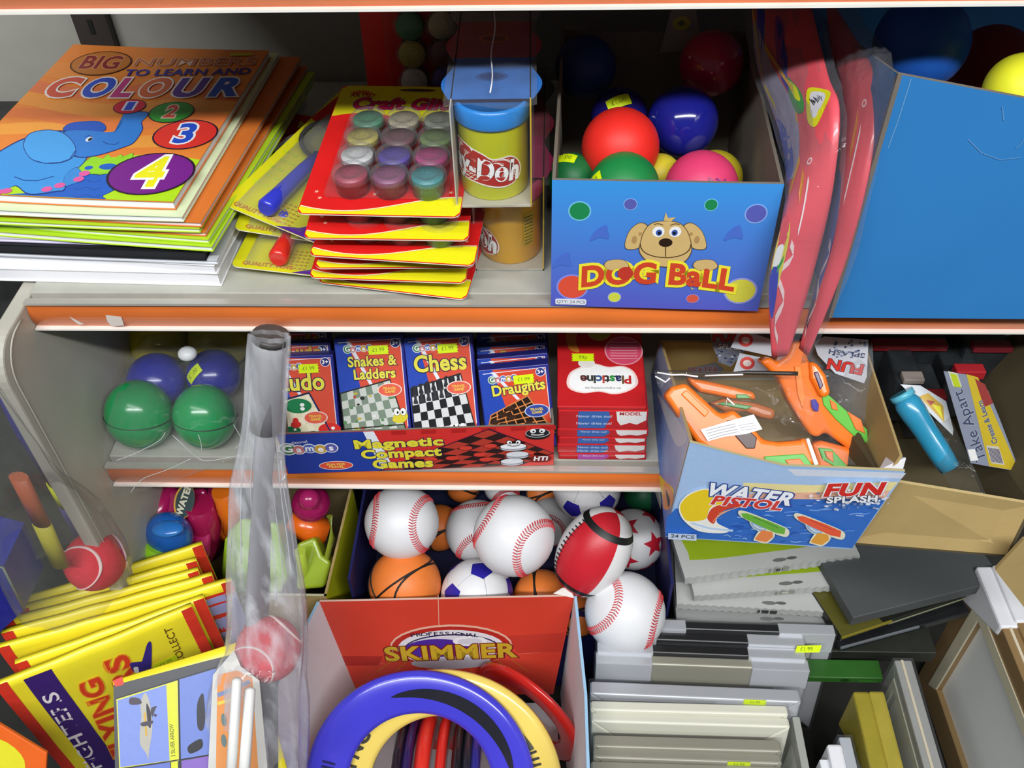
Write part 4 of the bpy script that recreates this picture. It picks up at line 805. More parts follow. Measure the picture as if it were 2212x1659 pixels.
b = MB(); b.hull8([RB_, LB, TLb, TRb], None, .0025, WHITE_CARD, back=BROWN, edge=BROWN); b.build('back_panel', t)
b = MB(); b.hull8([BL+Vector((.003, .003, 0)), BR+Vector((-.006, .003, 0)), RB_+Vector((-.006, -.006, 0)), LB+Vector((.006, -.006, 0))], None, .002, BROWN); b.build('base_panel', t)
b = MB(); b.hull8([W(1898, 1015, y=BL.y+.004), W(1948, 1016, y=BL.y-.004), W(1956, 988, y=BL.y+.002), W(1915, 985, y=BL.y+.02)], None, .0015, WHITE_CARD); b.build('corner_flap', t)
PX = lambda *p: a.px(*z(*p))
a.poly(PX((165, 1215), (1225, 1288), (1520, 870), (1535, 855), (1480, 850), (850, 830), (290, 690)), 'a9c6ea')
a.poly(PX((600, 910), (1000, 925), (1490, 905), (1440, 960), (900, 1010), (600, 960)), 'f2e2a0'); a.poly(PX((620, 975), (1440, 955), (1415, 1000), (640, 1010)), 'eeb59a')
a.poly(PX((850, 830), (1535, 855), (1510, 885), (900, 870)), 'd6dbe6')
a.poly(PX((160, 1110), (210, 1060), (640, 1000), (1000, 1005), (1420, 1000), (1225, 1286), (150, 1218)), '2f6cc4')
rn = random.Random(5)
for k in range(95):
    y = 1015+265*rn.random(); x = 180+rn.random()*(1150-(y-1000)*.6); l = 20+70*rn.random(); s_ = (x-150)/1100*70
    if y+s_*.2 < 1280-(1200-x)*.06: a.line(PX((x, y), (x+l*.5, y+rn.uniform(-8, 4)), (x+l, y+rn.uniform(-10, 6))), .0007+.0008*rn.random(), rn.choice(['7aa8e6', '5a90dc', 'a8c8f0', '1f54ac', '2458b0', '8ab4ea']))
a.blob(PX((400, 935), (300, 955), (240, 1010), (232, 1070), (270, 1130), (350, 1180), (480, 1190), (520, 1170), (450, 1130), (460, 1080), (520, 1030), (420, 1000)), 'f6f4ea')
a.blob(PX((395, 940), (305, 962), (245, 1015), (240, 1065), (280, 1120), (380, 1110), (400, 1060), (430, 1030), (500, 1020), (430, 990)), 'f2d022')
a.blob(PX((430, 1040), (400, 1075), (395, 1110), (430, 1135), (460, 1080), (530, 1045), (640, 1035), (620, 1022), (500, 1022)), 'd8452a')
for k in range(5): a.line(PX((425+8*k, 1125-12*k), (470+22*k, 1075-8*k), (600, 1030+k)), .0006, 'f0b48a')
a.line(PX((300, 1130), (400, 1160), (540, 1175)), .003, 'c4daf4'); a.line(PX((330, 1150), (430, 1185)), .002, 'eef4fa')
a.textpx('WATER', z((385, 938))[0], z((890, 1002))[0], 27, 'f6f8ff', bold=.04, rim='1f3f96', rimw=.05, shear=.2)
a.textpx('PISTOL', z((420, 1000))[0], z((825, 1036))[0], 19, 'd83a30', bold=.04, rim='f4e6f0', rimw=.05, shear=.2)
for cx, cy, c1, c2 in ((720, 1135, '6cb43a', 'ee8a4a'), (1040, 1150, 'ee5a34', 'e8a032')):
    g1 = [(cx-135, cy-60), (cx-100, cy-62), (cx+30, cy-15), (cx+120, cy+25), (cx+115, cy+60), (cx+60, cy+50), (cx-40, cy+5), (cx-120, cy-35)]
    g2 = [(cx-15, cy+35), (cx+45, cy+45), (cx+50, cy+75), (cx+10, cy+105), (cx-40, cy+95), (cx-55, cy+85)]
    g3 = [(cx-80, cy-10), (cx-40, cy+0), (cx+10, cy+30), (cx-10, cy+45), (cx-60, cy+25)]
    for g in (g1, g2, g3):
        gx = sum(p[0] for p in g)/len(g); gy = sum(p[1] for p in g)/len(g); a.blob(PX(*[(gx+(p[0]-gx)*1.12, gy+(p[1]-gy)*1.2) for p in g]), 'e8e6c8')
    a.blob(PX(*g3), '9ab8d8'); a.poly(PX(*g2), c2); a.poly(PX(*g1), c1)
    a.line(PX((cx-60, cy+5), (cx-30, cy+25), (cx, cy+30)), .0012, 'f0f0f0'); a.line(PX((cx-60, cy-40), (cx+80, cy+22)), .0006, '3a5a2a' if c1[0] == '6' else 'a82a1a')
for k in range(70):
    an = rn.random()*2*PI; rr = .5+.6*rn.random(); x, y = a.uv(*z((1220+220*rr*math.cos(an), 975+75*rr*math.sin(an)))[0]); a.ell(x, y, .0006+.0016*rn.random(), .0006+.0012*rn.random(), rn.choice(['dfe8f4', 'b8c4d8', '8a98b8', 'f4f4f8', '6a80b0']), n=8)
a.textpx('FUN', z((1068, 936))[0], z((1400, 926))[0], 26, 'd8281e', bold=.05, rim='f0f0f4', rimw=.05, shear=.2)
a.textpx('SPLASH', z((1075, 990))[0], z((1368, 980))[0], 13, 'f4f6fa', bold=.04, rim='2a2a48', rimw=.05)
a.poly(a.px(*z((168, 1212), (168, 1178), (330, 1186), (330, 1222))), 'c8d8f0'); a.textpx('24 PCS', z((183, 1194))[0], z((318, 1202))[0], 7, '4a5468', bold=.03)
a.build('front_print', t, label='wave print with two toy pistols and lettering')

# ---- the pistols, in their film bags
def pistol(label, M, body, zz, extra=(), th=.022, group='water pistols in the open box', colour=PZ, green=()):
    ar = Art(M); c = ar.px(*zz(*body)); cx = sum(p[0] for p in c)/len(c); cy = sum(p[1] for p in c)/len(c)
    t = thing('water_pistol', label, 'toy gun', M @ Vector((cx, cy, -th/2)), group)
    b = MB(); b.slab(c if sum(c[i][0]*c[(i+1) % len(c)][1]-c[(i+1) % len(c)][0]*c[i][1] for i in range(len(c))) > 0 else c[::-1], th, colour, M @ Matrix.Translation((0, 0, 0))); b.build('body', t, bevel=.004, seg=3)
    for nm, pts, colr, up in extra:
        p_ = ar.px(*zz(*pts)); p_ = p_ if sum(p_[i][0]*p_[(i+1) % len(p_)][1]-p_[(i+1) % len(p_)][0]*p_[i][1] for i in range(len(p_))) > 0 else p_[::-1]
        b = MB(); b.slab(p_, .004+up, mat(colr, .35, coat=.2), M @ Matrix.Translation((0, 0, up))); b.build(nm, t, bevel=.0008)
    return t
z = Zc(1400, 720, 4.254)
def face(px, py, y, up=(0, .72, .69)):
    c = W(px, py, y=y); return basis(c, c+Vector((1, 0, 0)), c+Vector(up))
M = face(1600, 900, BL.y+.045)
tA = pistol('orange water pistol with white warning label lying at the front left of its box', M, [(150, 570), (220, 490), (350, 455), (640, 720), (690, 745), (790, 700), (870, 770), (1000, 900), (1060, 980), (1200, 1000), (1400, 985), (1450, 950), (1570, 1210), (1050, 1250), (850, 1190), (640, 1130), (450, 1000), (300, 790)], z,
    [('trigger_guard', [(720, 800), (820, 790), (1000, 960), (980, 1060), (900, 1060), (760, 900)], '4a3030', .0012), ('grip_panel', [(1060, 1130), (1430, 1105), (1520, 1230), (1100, 1245)], '58b848', .0015), ('grip_inset', [(1250, 1160), (1390, 1150), (1440, 1215), (1300, 1230)], 'f08040', .003), ('end_cap', [(1445, 970), (1475, 960), (1565, 1205), (1525, 1215)], 'f0ece8', .002),
     ('barrel_rib', [(300, 560), (350, 520), (560, 720), (520, 770)], 'ff8a30', .002)])
M = face(1730, 870, BL.y+.085, (0, .62, .78))
pistol('upright orange water pistol with green striped grip and blue trigger button', M, [(1030, 260), (1120, 215), (1190, 270), (1290, 200), (1340, 60), (1420, 60), (1480, 250), (1560, 480), (1620, 560), (2030, 1040), (1970, 1110), (1880, 1090), (1630, 910), (1570, 960), (1500, 945), (1420, 830), (1290, 620), (1200, 420)], z,
    [('grip_stripe', [(1590, 560), (1650, 560), (2010, 880), (2020, 1010), (1940, 990), (1720, 790), (1610, 660)], '66c044', .0015), ('grip_inset', [(1660, 600), (1720, 640), (1740, 710), (1680, 690)], 'f2813a', .003), ('grip_inset', [(1820, 710), (1950, 790), (1990, 920), (1900, 880)], 'f2813a', .003), ('trigger_button', [(1490, 610), (1530, 600), (1560, 650), (1555, 715), (1515, 710), (1495, 670)], '3a2aa0', .004), ('barrel_rib', [(1340, 300), (1400, 300), (1440, 560), (1420, 700), (1370, 560)], 'ff8e36', .002)])
M = face(1790, 800, BL.y+.10)
pistol('orange water pistol mostly hidden behind the upright one', M, [(1480, 250), (1560, 270), (1640, 380), (1690, 560), (1600, 600), (1500, 420)], z, [('trigger_hole', [(1520, 360), (1560, 350), (1610, 480), (1580, 520)], '3a1c50', .001)])
M = face(1830, 1000, BL.y+.05)
pistol('orange and green water pistol grip at the bottom right of the open box', M, [(1500, 1010), (1600, 985), (1850, 1050), (2040, 1110), (2060, 1250), (1560, 1250)], z, [('grip_stripe', [(1560, 1050), (1680, 1060), (1840, 1230), (1740, 1240), (1600, 1160)], '58b848', .0015), ('grip_stripe', [(2010, 1120), (2045, 1130), (2060, 1240), (2025, 1240)], '58b848', .0015), ('grip_inset', [(1610, 1080), (1690, 1085), (1700, 1190), (1640, 1150)], 'f2813a', .003)])
M = face(1580, 845, BL.y+.085)
pistol('dim orange water pistol lying under the film behind the front pistol', M, [(360, 400), (560, 440), (700, 470), (980, 540), (1000, 610), (780, 600), (640, 570), (480, 540), (400, 470)], z, [('grip_panel', [(800, 560), (900, 560), (960, 600), (820, 600)], '4a9a40', .001)])
M = face(1560, 880, BL.y+.075)
pistol('mostly hidden pistol with a green barrel in the middle of the open box', M, [(560, 640), (700, 600), (1000, 640), (1180, 700), (1160, 800), (1050, 780), (900, 720), (700, 720)], z, [('barrel_rib', [(620, 650), (700, 630), (960, 670), (900, 700)], '4a9a50', .002)], colour=mat('c0703c', .3))
# white warning label on film of the first pistol
t = tA; M = face(1580, 925, BL.y+.036); a = Art(M); q = a.px(*z((480, 885), (600, 850), (760, 800), (970, 745), (1050, 880), (900, 925), (700, 950), (550, 992)))
b = MB(); b.slab(q[::-1] if sum(q[i][0]*q[(i+1) % 8][1]-q[(i+1) % 8][0]*q[i][1] for i in range(8)) < 0 else q, .0004, mat('f0f0f2', .4), M); lb = b.build('warning_label', t, label='white warning label with four lines of print')
for k in range(4):
    a.line(a.px(*z((530+10*k, 895+26*k), (650+8*k, 865+24*k), (800+10*k, 832+24*k))), .0007, '8a8a92'); a.line(a.px(*z((820+8*k, 826+22*k), (960+14*k, 800+24*k))), .0006, '9a9aa2' if k else 'f0f0f2')
a.build('label_print', t)
# bag films
def filmsheet(name, label, Lp, Rp, m, wob=.006, n=26, cat='bag', thick=None):
    g = sheetf(Lp, Rp, 0); t = thing(name, label, cat, g(.5, .6))
    def fn(u, v): p = g(u, v); return p+(CAM-p).normalized()*(noise.noise(p*38)*wob+noise.noise(p*110)*wob*.3+.004*math.sin(PI*u))
    b = MB(); b.grid(fn, n, n, m); b.build('film', t); return t, fn
by = BL.y
FB = film('e8eaf0', .07, .5, .04, 70, .8)
tF, fn = filmsheet('pistol_bag', 'clear film bag with dark top seam around the front water pistol', [(1412, 800, by+.09), (1430, 850, by+.075), (1500, 940, by+.04), (1560, 985, by+.025)], [(1722, 806, by+.07), (1760, 860, by+.06), (1800, 940, by+.04), (1850, 1005, by+.025)], FB)
b = MB(); b.tube([fn(u/14, .01)+Vector((0, -.001, .001)) for u in range(15)], [.0006 if u < 9 else .0018 for u in range(15)], mat('3a3632', .3), 6); b.build('top_seam', tF)
b = MB(); 
for pts in ([(.02, .05), (.12, .09), (.2, .08), (.3, .11)], [(.35, .09), (.5, .07), (.62, .055)], [(.0, .12), (.06, .2), (.1, .14)], [(.38, .42), (.42, .36), (.44, .42)]): b.tube([fn(*p_)+Vector((0, -.001, .001)) for p_ in pts], .0009, mat('f4f4f6', .1), 5)
b.build('crease_glint', tF, kind='stuff')  # white strands drawn in as highlights on the film folds
filmsheet('pistol_bag', 'crumpled clear film bag behind the upright water pistol, right of it', [(1650, 735, by+.16), (1700, 800, by+.13), (1760, 900, by+.10)], [(1885, 740, by+.15), (1888, 850, by+.11), (1885, 1000, by+.06)], film('e8eaf0', .14, .5, .06, 60, .9, dk=.7), .01)
# header cards
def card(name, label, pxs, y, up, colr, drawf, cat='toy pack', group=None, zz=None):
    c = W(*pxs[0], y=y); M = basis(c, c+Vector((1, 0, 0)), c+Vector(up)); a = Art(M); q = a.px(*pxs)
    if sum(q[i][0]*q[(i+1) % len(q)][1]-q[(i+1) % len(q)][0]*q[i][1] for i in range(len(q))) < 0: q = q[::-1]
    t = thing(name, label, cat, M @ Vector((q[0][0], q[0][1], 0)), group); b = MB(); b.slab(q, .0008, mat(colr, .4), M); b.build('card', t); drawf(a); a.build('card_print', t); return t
def fs1(a):
    a.textpx('FUN', (1864, 798), (1788, 784), 22, 'd02a20', bold=.04, rim='2a2a3a', rimw=.03)
    a.textpx('SPLASH', (1868, 768), (1790, 758), 10, '4a4e66', bold=.03)
    for k in range(30): x, y = a.uv(1800+70*rn.random(), 735+40*rn.random()); a.ell(x, y, .0014, .001, rn.choice(['6a7498', 'b8bed0', '8088a8', '3a4468']), n=7)
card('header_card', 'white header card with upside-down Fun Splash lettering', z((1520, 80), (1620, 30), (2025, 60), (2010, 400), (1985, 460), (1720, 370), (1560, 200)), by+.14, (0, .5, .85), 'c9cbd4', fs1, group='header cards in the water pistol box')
def fs2(a):
    a.textpx('FUN', (1540, 726), (1604, 728), 24, 'c02a26', bold=.04, rim='3a2a3a', rimw=.03); a.textpx('SPLASH', (1552, 748), (1608, 752), 11, 'e8e8ee', bold=.03, rim='2a2a38', rimw=.05)
    for k in range(34): x, y = a.uv(1548+60*rn.random(), 755+30*rn.random()); a.ell(x, y, .0016, .001, rn.choice(['6a7498', 'd8dce6', '8088a8', '3a4468']), n=7)
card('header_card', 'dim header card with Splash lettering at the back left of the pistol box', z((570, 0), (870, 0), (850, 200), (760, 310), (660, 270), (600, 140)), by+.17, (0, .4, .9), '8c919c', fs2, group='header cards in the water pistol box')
def fs3(a): a.textpx('WATER', (1485, 800), (1552, 800), 12, '5a2a26', bold=.03, rim='6a6a70', rimw=.04)
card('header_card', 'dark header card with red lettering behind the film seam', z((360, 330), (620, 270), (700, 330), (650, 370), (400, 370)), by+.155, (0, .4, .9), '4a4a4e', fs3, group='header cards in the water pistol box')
for px_, py_, ang, lb in ((1650, 745, -.25, 'white rolled tag with a red logo at the top of the pistol box'), (1655, 790, -.1, 'small white tag with a red logo above the pistol film')):
    c = W(px_, py_, y=by+.13); t = thing('hang_tag', lb, 'tag', c, 'small tags in the pistol box'); M = basis(c, c+Vector((math.cos(ang), 0, math.sin(ang))), c+Vector((0, .6, .8))); b = MB(); b.slab([(-.03, -.008), (.02, -.009), (.024, .004), (-.026, .01)], .0008, mat('bfc3cc', .4), M); b.build('card', t); a = Art(M); a.ell(-.018, .001, .007, .006, 'd04038'); a.ell(-.018, .001, .004, .003, 'e8d8d0'); a.build('card_print', t)

# ================================================================== brown carton on the right
BL = W(1859, 1170, z=ZB); BR = W(2181, 1199, z=ZB); TLq = W(1905, 1036, y=BL.y); TRq = W(2235, 1090, y=BL.y)
BL2 = Vector((BL.x-.02, BL.y, ZB)); TL2 = W(1880, 1020, y=BL.y)
t = thing('brown_carton', 'plain brown open cardboard carton right of the water pistol box', 'box', BL)
b = MB(); b.hull8([BL2, BR, TRq, TLq], None, .003, BROWN, edge=mat('cbb27a', .8)); b.build('front_panel', t)
bk = .26
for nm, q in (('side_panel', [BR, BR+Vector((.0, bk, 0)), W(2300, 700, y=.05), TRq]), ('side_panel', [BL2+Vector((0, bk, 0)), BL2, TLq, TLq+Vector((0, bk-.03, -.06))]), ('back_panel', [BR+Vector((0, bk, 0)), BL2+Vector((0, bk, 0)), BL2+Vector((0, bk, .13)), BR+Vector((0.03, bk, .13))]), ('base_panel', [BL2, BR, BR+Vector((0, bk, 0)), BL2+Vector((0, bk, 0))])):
    b = MB(); b.hull8(q, None, .003, mat('54492f', .85, var=.08, scale=18)); b.build(nm, t)  # inner panels darker than the front: interior shade put into the colour
a = Art(basis(BL2, BR, TRq)); z = Zc(1380, 700, 2.6587)
for pts, c in (([(1690, 1110), (1880, 1075), (1895, 1140), (1800, 1150)], 'd6bd84'), ([(1890, 1150), (1980, 1180), (2040, 1260), (1960, 1240)], 'cdb47c'), ([(1400, 900), (1800, 960), (1900, 985), (1700, 975)], 'd2ba84')): a.poly(a.px(*z(*pts)), c)
a.build('tape_patch', t)
b = MB(); q = [W(2150, 1232, y=BL.y-.03), W(2212, 1165, y=BL.y-.03), W(2290, 1200, y=BL.y-.03), W(2290, 1340, y=BL.y-.03), W(2212, 1312, y=BL.y-.03)]
fmq = basis(q[0], q[2], q[1]); aa = Art(fmq); t2 = thing('carton_flap', 'loose brown cardboard flap at the right frame edge under the carton', 'cardboard', q[0]); pp = [tuple((fmq.inverted() @ v).xy) for v in q]; b.slab(pp[::-1] if sum(pp[i][0]*pp[(i+1) % 5][1]-pp[(i+1) % 5][0]*pp[i][1] for i in range(5)) < 0 else pp, .003, BROWN, fmq); b.build('flap', t2)
# contents
z = Zc(1860, 710, 4.483)
A = W(1948, 852, y=BL.y+.10); Bq = W(2052, 1012, y=BL.y+.05); d = (Bq-A).normalized(); M = basis(A, A+d.cross(Vector((0, 0, 1))), A+d.cross(Vector((0, 0, 1))).cross(d)); L_ = (Bq-A).length
t = thing('bubble_tube', 'teal plastic tube in a clear sleeve inside the brown carton', 'toy', A); b = MB(); b.tube([A.lerp(Bq, k/8) for k in range(9)], [.008, .012, .012, .011, .0105, .0105, .0105, .010, .009], mat('2a8fb4', .25, var=.1, coat=.4), 14); b.build('tube', t)
b = MB(); b.tube([A+(A-Bq)*.02, A+(Bq-A)*.05], .0112, mat('5ab4cc', .2), 14); b.build('cap', t)
yb = BL.y
filmsheet('clear_sleeve', 'long clear sleeve hanging over the teal tube in the brown carton', [(1890, 750, yb+.2), (1935, 860, yb+.12), (2010, 980, yb+.06), (2060, 1060, yb+.03)], [(1900, 745, yb+.19), (2030, 870, yb+.10), (2090, 980, yb+.05), (2130, 1070, yb+.02)], film('c8d0c8', .08, .45, .08, 60, .6), .005)
c = W(1945, 830, y=yb+.11); e_ = W(2058, 940, y=yb+.07); M = basis(c, e_, c+Vector((.3, .8, .6))); t = thing('sleeve_card', 'narrow white and yellow card tucked in the clear sleeve', 'card', c); b = MB(); w = (e_-c).length; b.slab([(0, 0), (w, 0), (w-.003, .004), (w*.6, .018), (w*.2, .012)], .0008, mat('c8ccd0', .4), M); b.build('card', t)
a = Art(M); a.poly([(w*.3, .004), (w*.8, .003), (w*.62, .013), (w*.35, .012)], 'c8a028'); a.poly([(w*.4, .006), (w*.5, .005), (w*.5, .011)], 'a03a1c'); a.poly([(w*.5, .007), (w*.75, .004), (w*.6, .011)], 'e8e020'); a.build('card_print', t)
def pens(a):
    z_ = z; a.poly(a.px(*z_((1020, 440), (1130, 470), (1530, 1380), (1240, 1330))), 'b8a022'); a.poly(a.px(*z_((1100, 480), (1200, 540), (1280, 720), (1190, 760))), '8a2f2a'); a.poly(a.px(*z_((840, 410), (930, 430), (975, 560), (890, 560))), 'b8bdb0'); a.poly(a.px(*z_((860, 430), (925, 445), (968, 570), (900, 560))), 'a8b81c')
    for p_, q_, s_, cp in (((1170, 1280), (935, 600), 'Take Apart', 24), ((1300, 1110), (1150, 700), 'Create & Learn', 12)): a.textpx(s_, z_(p_)[0], z_(q_)[0], cp, '3a4058', bold=.01, rim='9aa0ac', rimw=.03)
    a.poly(a.px(*z_((1030, 1170), (1100, 1165), (1135, 1275), (1060, 1280))), 'd8d8d4'); a.poly(a.px(*z_((1210, 1130), (1330, 1140), (1390, 1320), (1260, 1300))), 'b8b4a8')
    for k in range(8): a.line(a.px(*z_((1230+6*k+k*8, 1150+2*k), (1270+6*k+k*8, 1290+2*k))), .0008, '5a5468')
card('label_card', 'yellow and grey printed card with barcode leaning in the brown carton', z((800, 410), (1060, 450), (1230, 600), (1330, 840), (1540, 1385), (1240, 1335), (1060, 1300), (960, 960)), yb+.09, (0, .5, .85), '7a8090', pens)
GR = 'dark packs at the back of the brown carton'
for k, (x0, y0, x1, y1, c, lb) in enumerate(((1880, 728, 2040, 742, '8e2026', 'thin dark pack with a long red edge at the back of the carton'), (2095, 733, 2180, 745, '7a1c28', 'thin pack with crimson edge at the back right of the carton'), (1925, 784, 1962, 796, '9a1f24', 'small dark pack showing a short red stripe on the left'), (2055, 783, 2118, 803, 'a82028', 'dark pack with a bright red edge above the printed card'), (1945, 800, 1990, 812, '8a8078', 'pale edged thin pack under the short red stripe'), (1990, 838, 2038, 850, '7c1a1e', 'dark pack with a dull red edge behind the teal tube'))):
    c0 = W(x0, y1, y=yb+.17-.012*k); c1 = W(x1, y1, y=yb+.17-.012*k); w = (c1-c0).length; hh = (W(x0, y0, y=c0.y)-c0).length
    t = thing('blister_pack', lb, 'toy pack', c0, GR); b = MB(); b.box((c0.x+w/2, c0.y+.02, c0.z-.03), (w*1.25, .05, .055), mat('1d2226', .35, var=.2, scale=60)); b.build('pack', t, bevel=.003)
    b = MB(); b.box((c0.x+w/2, c0.y-.004, c0.z+hh/2-.002), (w, .012, hh*.8), mat(c, .4)); b.build('edge_stripe', t, bevel=.001)

# ================================================================== carton of toy guns, lower left
zt = -.40
P1 = W(705, 1288, z=zt); P2 = W(762, 1050, z=zt); P0 = P1+Vector((-.185, 0, 0))
z0 = -.62
t = thing('toy_gun_carton', 'open carton with yellow printed side holding toy water guns', 'box', Vector((P1.x-.09, P1.y, z0)))
YB = mat('d6d81c', .4, var=.05, scale=14)
def up(p, zz): return Vector((p.x, p.y, zz))
P3 = Vector((P1.x-.185, P2.y, zt)); 
b = MB(); b.hull8([up(P1, z0), up(P2, z0), P2, P1], None, .003, YB, back=BROWN, edge=BROWN); b.build('side_panel', t, label='yellow printed side')
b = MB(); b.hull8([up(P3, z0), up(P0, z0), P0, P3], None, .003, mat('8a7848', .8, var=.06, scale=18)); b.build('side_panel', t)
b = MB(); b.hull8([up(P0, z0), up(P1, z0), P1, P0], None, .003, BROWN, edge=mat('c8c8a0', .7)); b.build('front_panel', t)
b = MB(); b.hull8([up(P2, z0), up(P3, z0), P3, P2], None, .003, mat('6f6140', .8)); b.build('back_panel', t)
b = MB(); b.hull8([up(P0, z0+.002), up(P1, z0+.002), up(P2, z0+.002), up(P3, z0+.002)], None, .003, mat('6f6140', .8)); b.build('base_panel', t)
GT = 'toy water guns in the lower carton'
def toy(label, parts, loc_px, y, name='toy_gun'):
    t = thing(name, label, 'toy gun', W(*loc_px, y=y), GT)
    for nm, kind, arg, c in parts:
        b = MB(); m_ = mat(c, .25, var=.05, coat=.5)
        if kind == 'tube': b.tube([W(px_, py_, y=y+dy) for px_, py_, dy in arg[0]], arg[1], m_, 14)
        elif kind == 'ball': c0, R = B(arg[0], arg[1], arg[2], y+arg[4]); b.sphere(c0, R, m_, 24, arg[3])
        elif kind == 'slab':
            M = face(arg[0][0][0], arg[0][0][1], y+arg[1]); ar = Art(M); q = ar.px(*arg[0]); q = q if sum(q[i][0]*q[(i+1) % len(q)][1]-q[(i+1) % len(q)][0]*q[i][1] for i in range(len(q))) > 0 else q[::-1]; b.slab(q, arg[2], m_, M)
            b.build(nm, t, bevel=.004, seg=3); continue
        b.build(nm, t)
    return t
yT = (P1.y+P2.y)/2
g = toy('magenta toy water gun with an oval badge at the left of the carton', [('body', 'slab', ([(352, 1060), (440, 1055), (460, 1100), (450, 1200), (420, 1260), (380, 1250), (372, 1130), (345, 1120)], .02, .03), 'b0165c'), ('barrel', 'tube', ([(372, 1052, .03), (340, 1110, .0), (332, 1140, -.01)], [.009, .010, .007]), 'b81a62'), ('pump', 'tube', ([(430, 1090, .0), (445, 1140, 0), (450, 1190, 0)], [.016, .018, .016]), 'a8144e'), ('grip', 'tube', ([(470, 1060, .02), (455, 1120, .01), (440, 1190, 0)], [.01, .011, .01]), '9a1248')], (400, 1150), yT)
M = face(398, 1083, yT-.002); a = Art(M); a.ell(0, 0, .0115, .0195, 'd8a03a', rot=-.2); a.ell(.001, 0, .0105, .018, '1f3a3c', rot=-.2); a.text('WATER', 0, .002, .010, 'e0dcc0', rot=1.25, bold=.05); a.build('oval_badge', g)
toy('blue and lime rounded water grenade toy in front of the magenta gun', [('bulb', 'ball', (366, 1156, 50, (1, .9, 1.2), 0), '1a60b8'), ('ring', 'ball', (362, 1142, 22, (1.6, 1, .5), -.012), '2a78cc'), ('lime_base', 'tube', ([(350, 1178, -.012), (338, 1215, -.02), (325, 1270, -.03)], [.017, .021, .022]), '9fe01c')], (350, 1200), yT-.03, 'water_grenade')
toy('orange toy water gun partly behind the hanging bat bag', [('barrel', 'tube', ([(480, 1060, .0), (495, 1100, 0), (505, 1150, -.01)], [.012, .014, .012]), 'f07818'), ('nozzle', 'tube', ([(500, 1130, 0), (480, 1160, 0)], [.010, .008]), 'f07818')], (490, 1100), yT+.01)
toy('magenta and orange toy water gun at the right of the carton', [('tank', 'ball', (672, 1088, 42, (1, 1, .95), 0), 'a8145c'), ('tank_cap', 'ball', (668, 1078, 24, (1, 1, 1), -.015), 'b8206a'), ('body', 'tube', ([(628, 1120, -.005), (665, 1138, -.01), (705, 1150, -.01)], [.014, .0165, .015]), 'f06a14'), ('handle', 'tube', ([(645, 1140, -.01), (690, 1165, -.012)], [.011, .012]), 'e86410')], (665, 1110), yT+.03)
toy('pale lime toy water gun deep in the right of the carton', [('body', 'slab', ([(640, 1175), (680, 1160), (695, 1200), (715, 1215), (700, 1270), (640, 1275)], .01, .03), 'a0b82a'), ('handle', 'tube', ([(712, 1115, .02), (718, 1160, .01), (704, 1215, .0), (690, 1230, 0)], [.0035]*4), '8e9a30'), ('pump', 'tube', ([(648, 1190, -.01), (655, 1240, -.012), (660, 1275, -.01)], [.006, .007, .006]), 'c0d848')], (670, 1220), yT-.02)
toy('lime green toy water gun behind the hanging bat bag', [('body', 'slab', ([(490, 1150), (520, 1120), (600, 1130), (620, 1250), (600, 1290), (500, 1290)], .01, .03), '9cc828'), ('barrel', 'tube', ([(505, 1170, 0), (500, 1230, 0), (498, 1280, 0)], [.010, .011, .010]), 'a4d42c')], (540, 1200), yT-.02)

# ================================================================== box of sports balls
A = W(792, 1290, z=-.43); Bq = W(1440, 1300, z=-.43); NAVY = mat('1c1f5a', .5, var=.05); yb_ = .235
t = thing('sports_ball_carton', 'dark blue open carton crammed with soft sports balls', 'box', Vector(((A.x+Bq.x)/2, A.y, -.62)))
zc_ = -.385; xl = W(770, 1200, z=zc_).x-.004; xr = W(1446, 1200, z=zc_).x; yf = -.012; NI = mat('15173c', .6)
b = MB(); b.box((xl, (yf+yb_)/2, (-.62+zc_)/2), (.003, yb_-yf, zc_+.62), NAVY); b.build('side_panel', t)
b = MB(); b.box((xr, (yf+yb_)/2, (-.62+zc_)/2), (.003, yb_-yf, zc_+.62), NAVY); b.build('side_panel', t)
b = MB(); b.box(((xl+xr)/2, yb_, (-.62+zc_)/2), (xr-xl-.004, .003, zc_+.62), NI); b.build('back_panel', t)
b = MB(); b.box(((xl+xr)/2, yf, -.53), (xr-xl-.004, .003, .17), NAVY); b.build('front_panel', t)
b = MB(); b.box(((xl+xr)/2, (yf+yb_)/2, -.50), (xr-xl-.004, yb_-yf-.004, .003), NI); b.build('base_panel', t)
GS = 'soft sports balls in the dark blue carton'
def tennis_curve(n, A_=.75, B_=.25):
    C_ = 2*math.sqrt(A_*B_); return [Vector((A_*math.cos(t_)+B_*math.cos(3*t_), A_*math.sin(t_)-B_*math.sin(3*t_), C_*math.sin(2*t_))).normalized() for t_ in (2*PI*k/n for k in range(n))]
def patch(b, c, R, Mr, d, pts, m, h=.0004):
    pts = [(pts[i][0]*(1-k/4)+pts[(i+1) % len(pts)][0]*k/4, pts[i][1]*(1-k/4)+pts[(i+1) % len(pts)][1]*k/4) for i in range(len(pts)) for k in range(4)]
    "polygon pts (angles) about direction d laid on a sphere"
    d = d.normalized(); x = d.orthogonal().normalized(); y = d.cross(x); n = len(pts); vs = [c+Mr @ (d*(R+h))]; RR = 5
    for r in range(1, RR+1):
        for p in pts: q = d+x*p[0]*r/RR+y*p[1]*r/RR; vs.append(c+Mr @ (q.normalized()*(R+h)))
    fs = [(0, 1+k, 1+(k+1) % n) for k in range(n)]
    for r in range(RR-1):
        a_ = 1+r*n; fs += [(a_+k, a_+n+k, a_+n+(k+1) % n, a_+(k+1) % n) for k in range(n)]
    b.add(vs, fs, m, None, True)
WH = mat('e4e4e6', .45, var=.02, scale=60, bump=.05); phi = (1+5**.5)/2
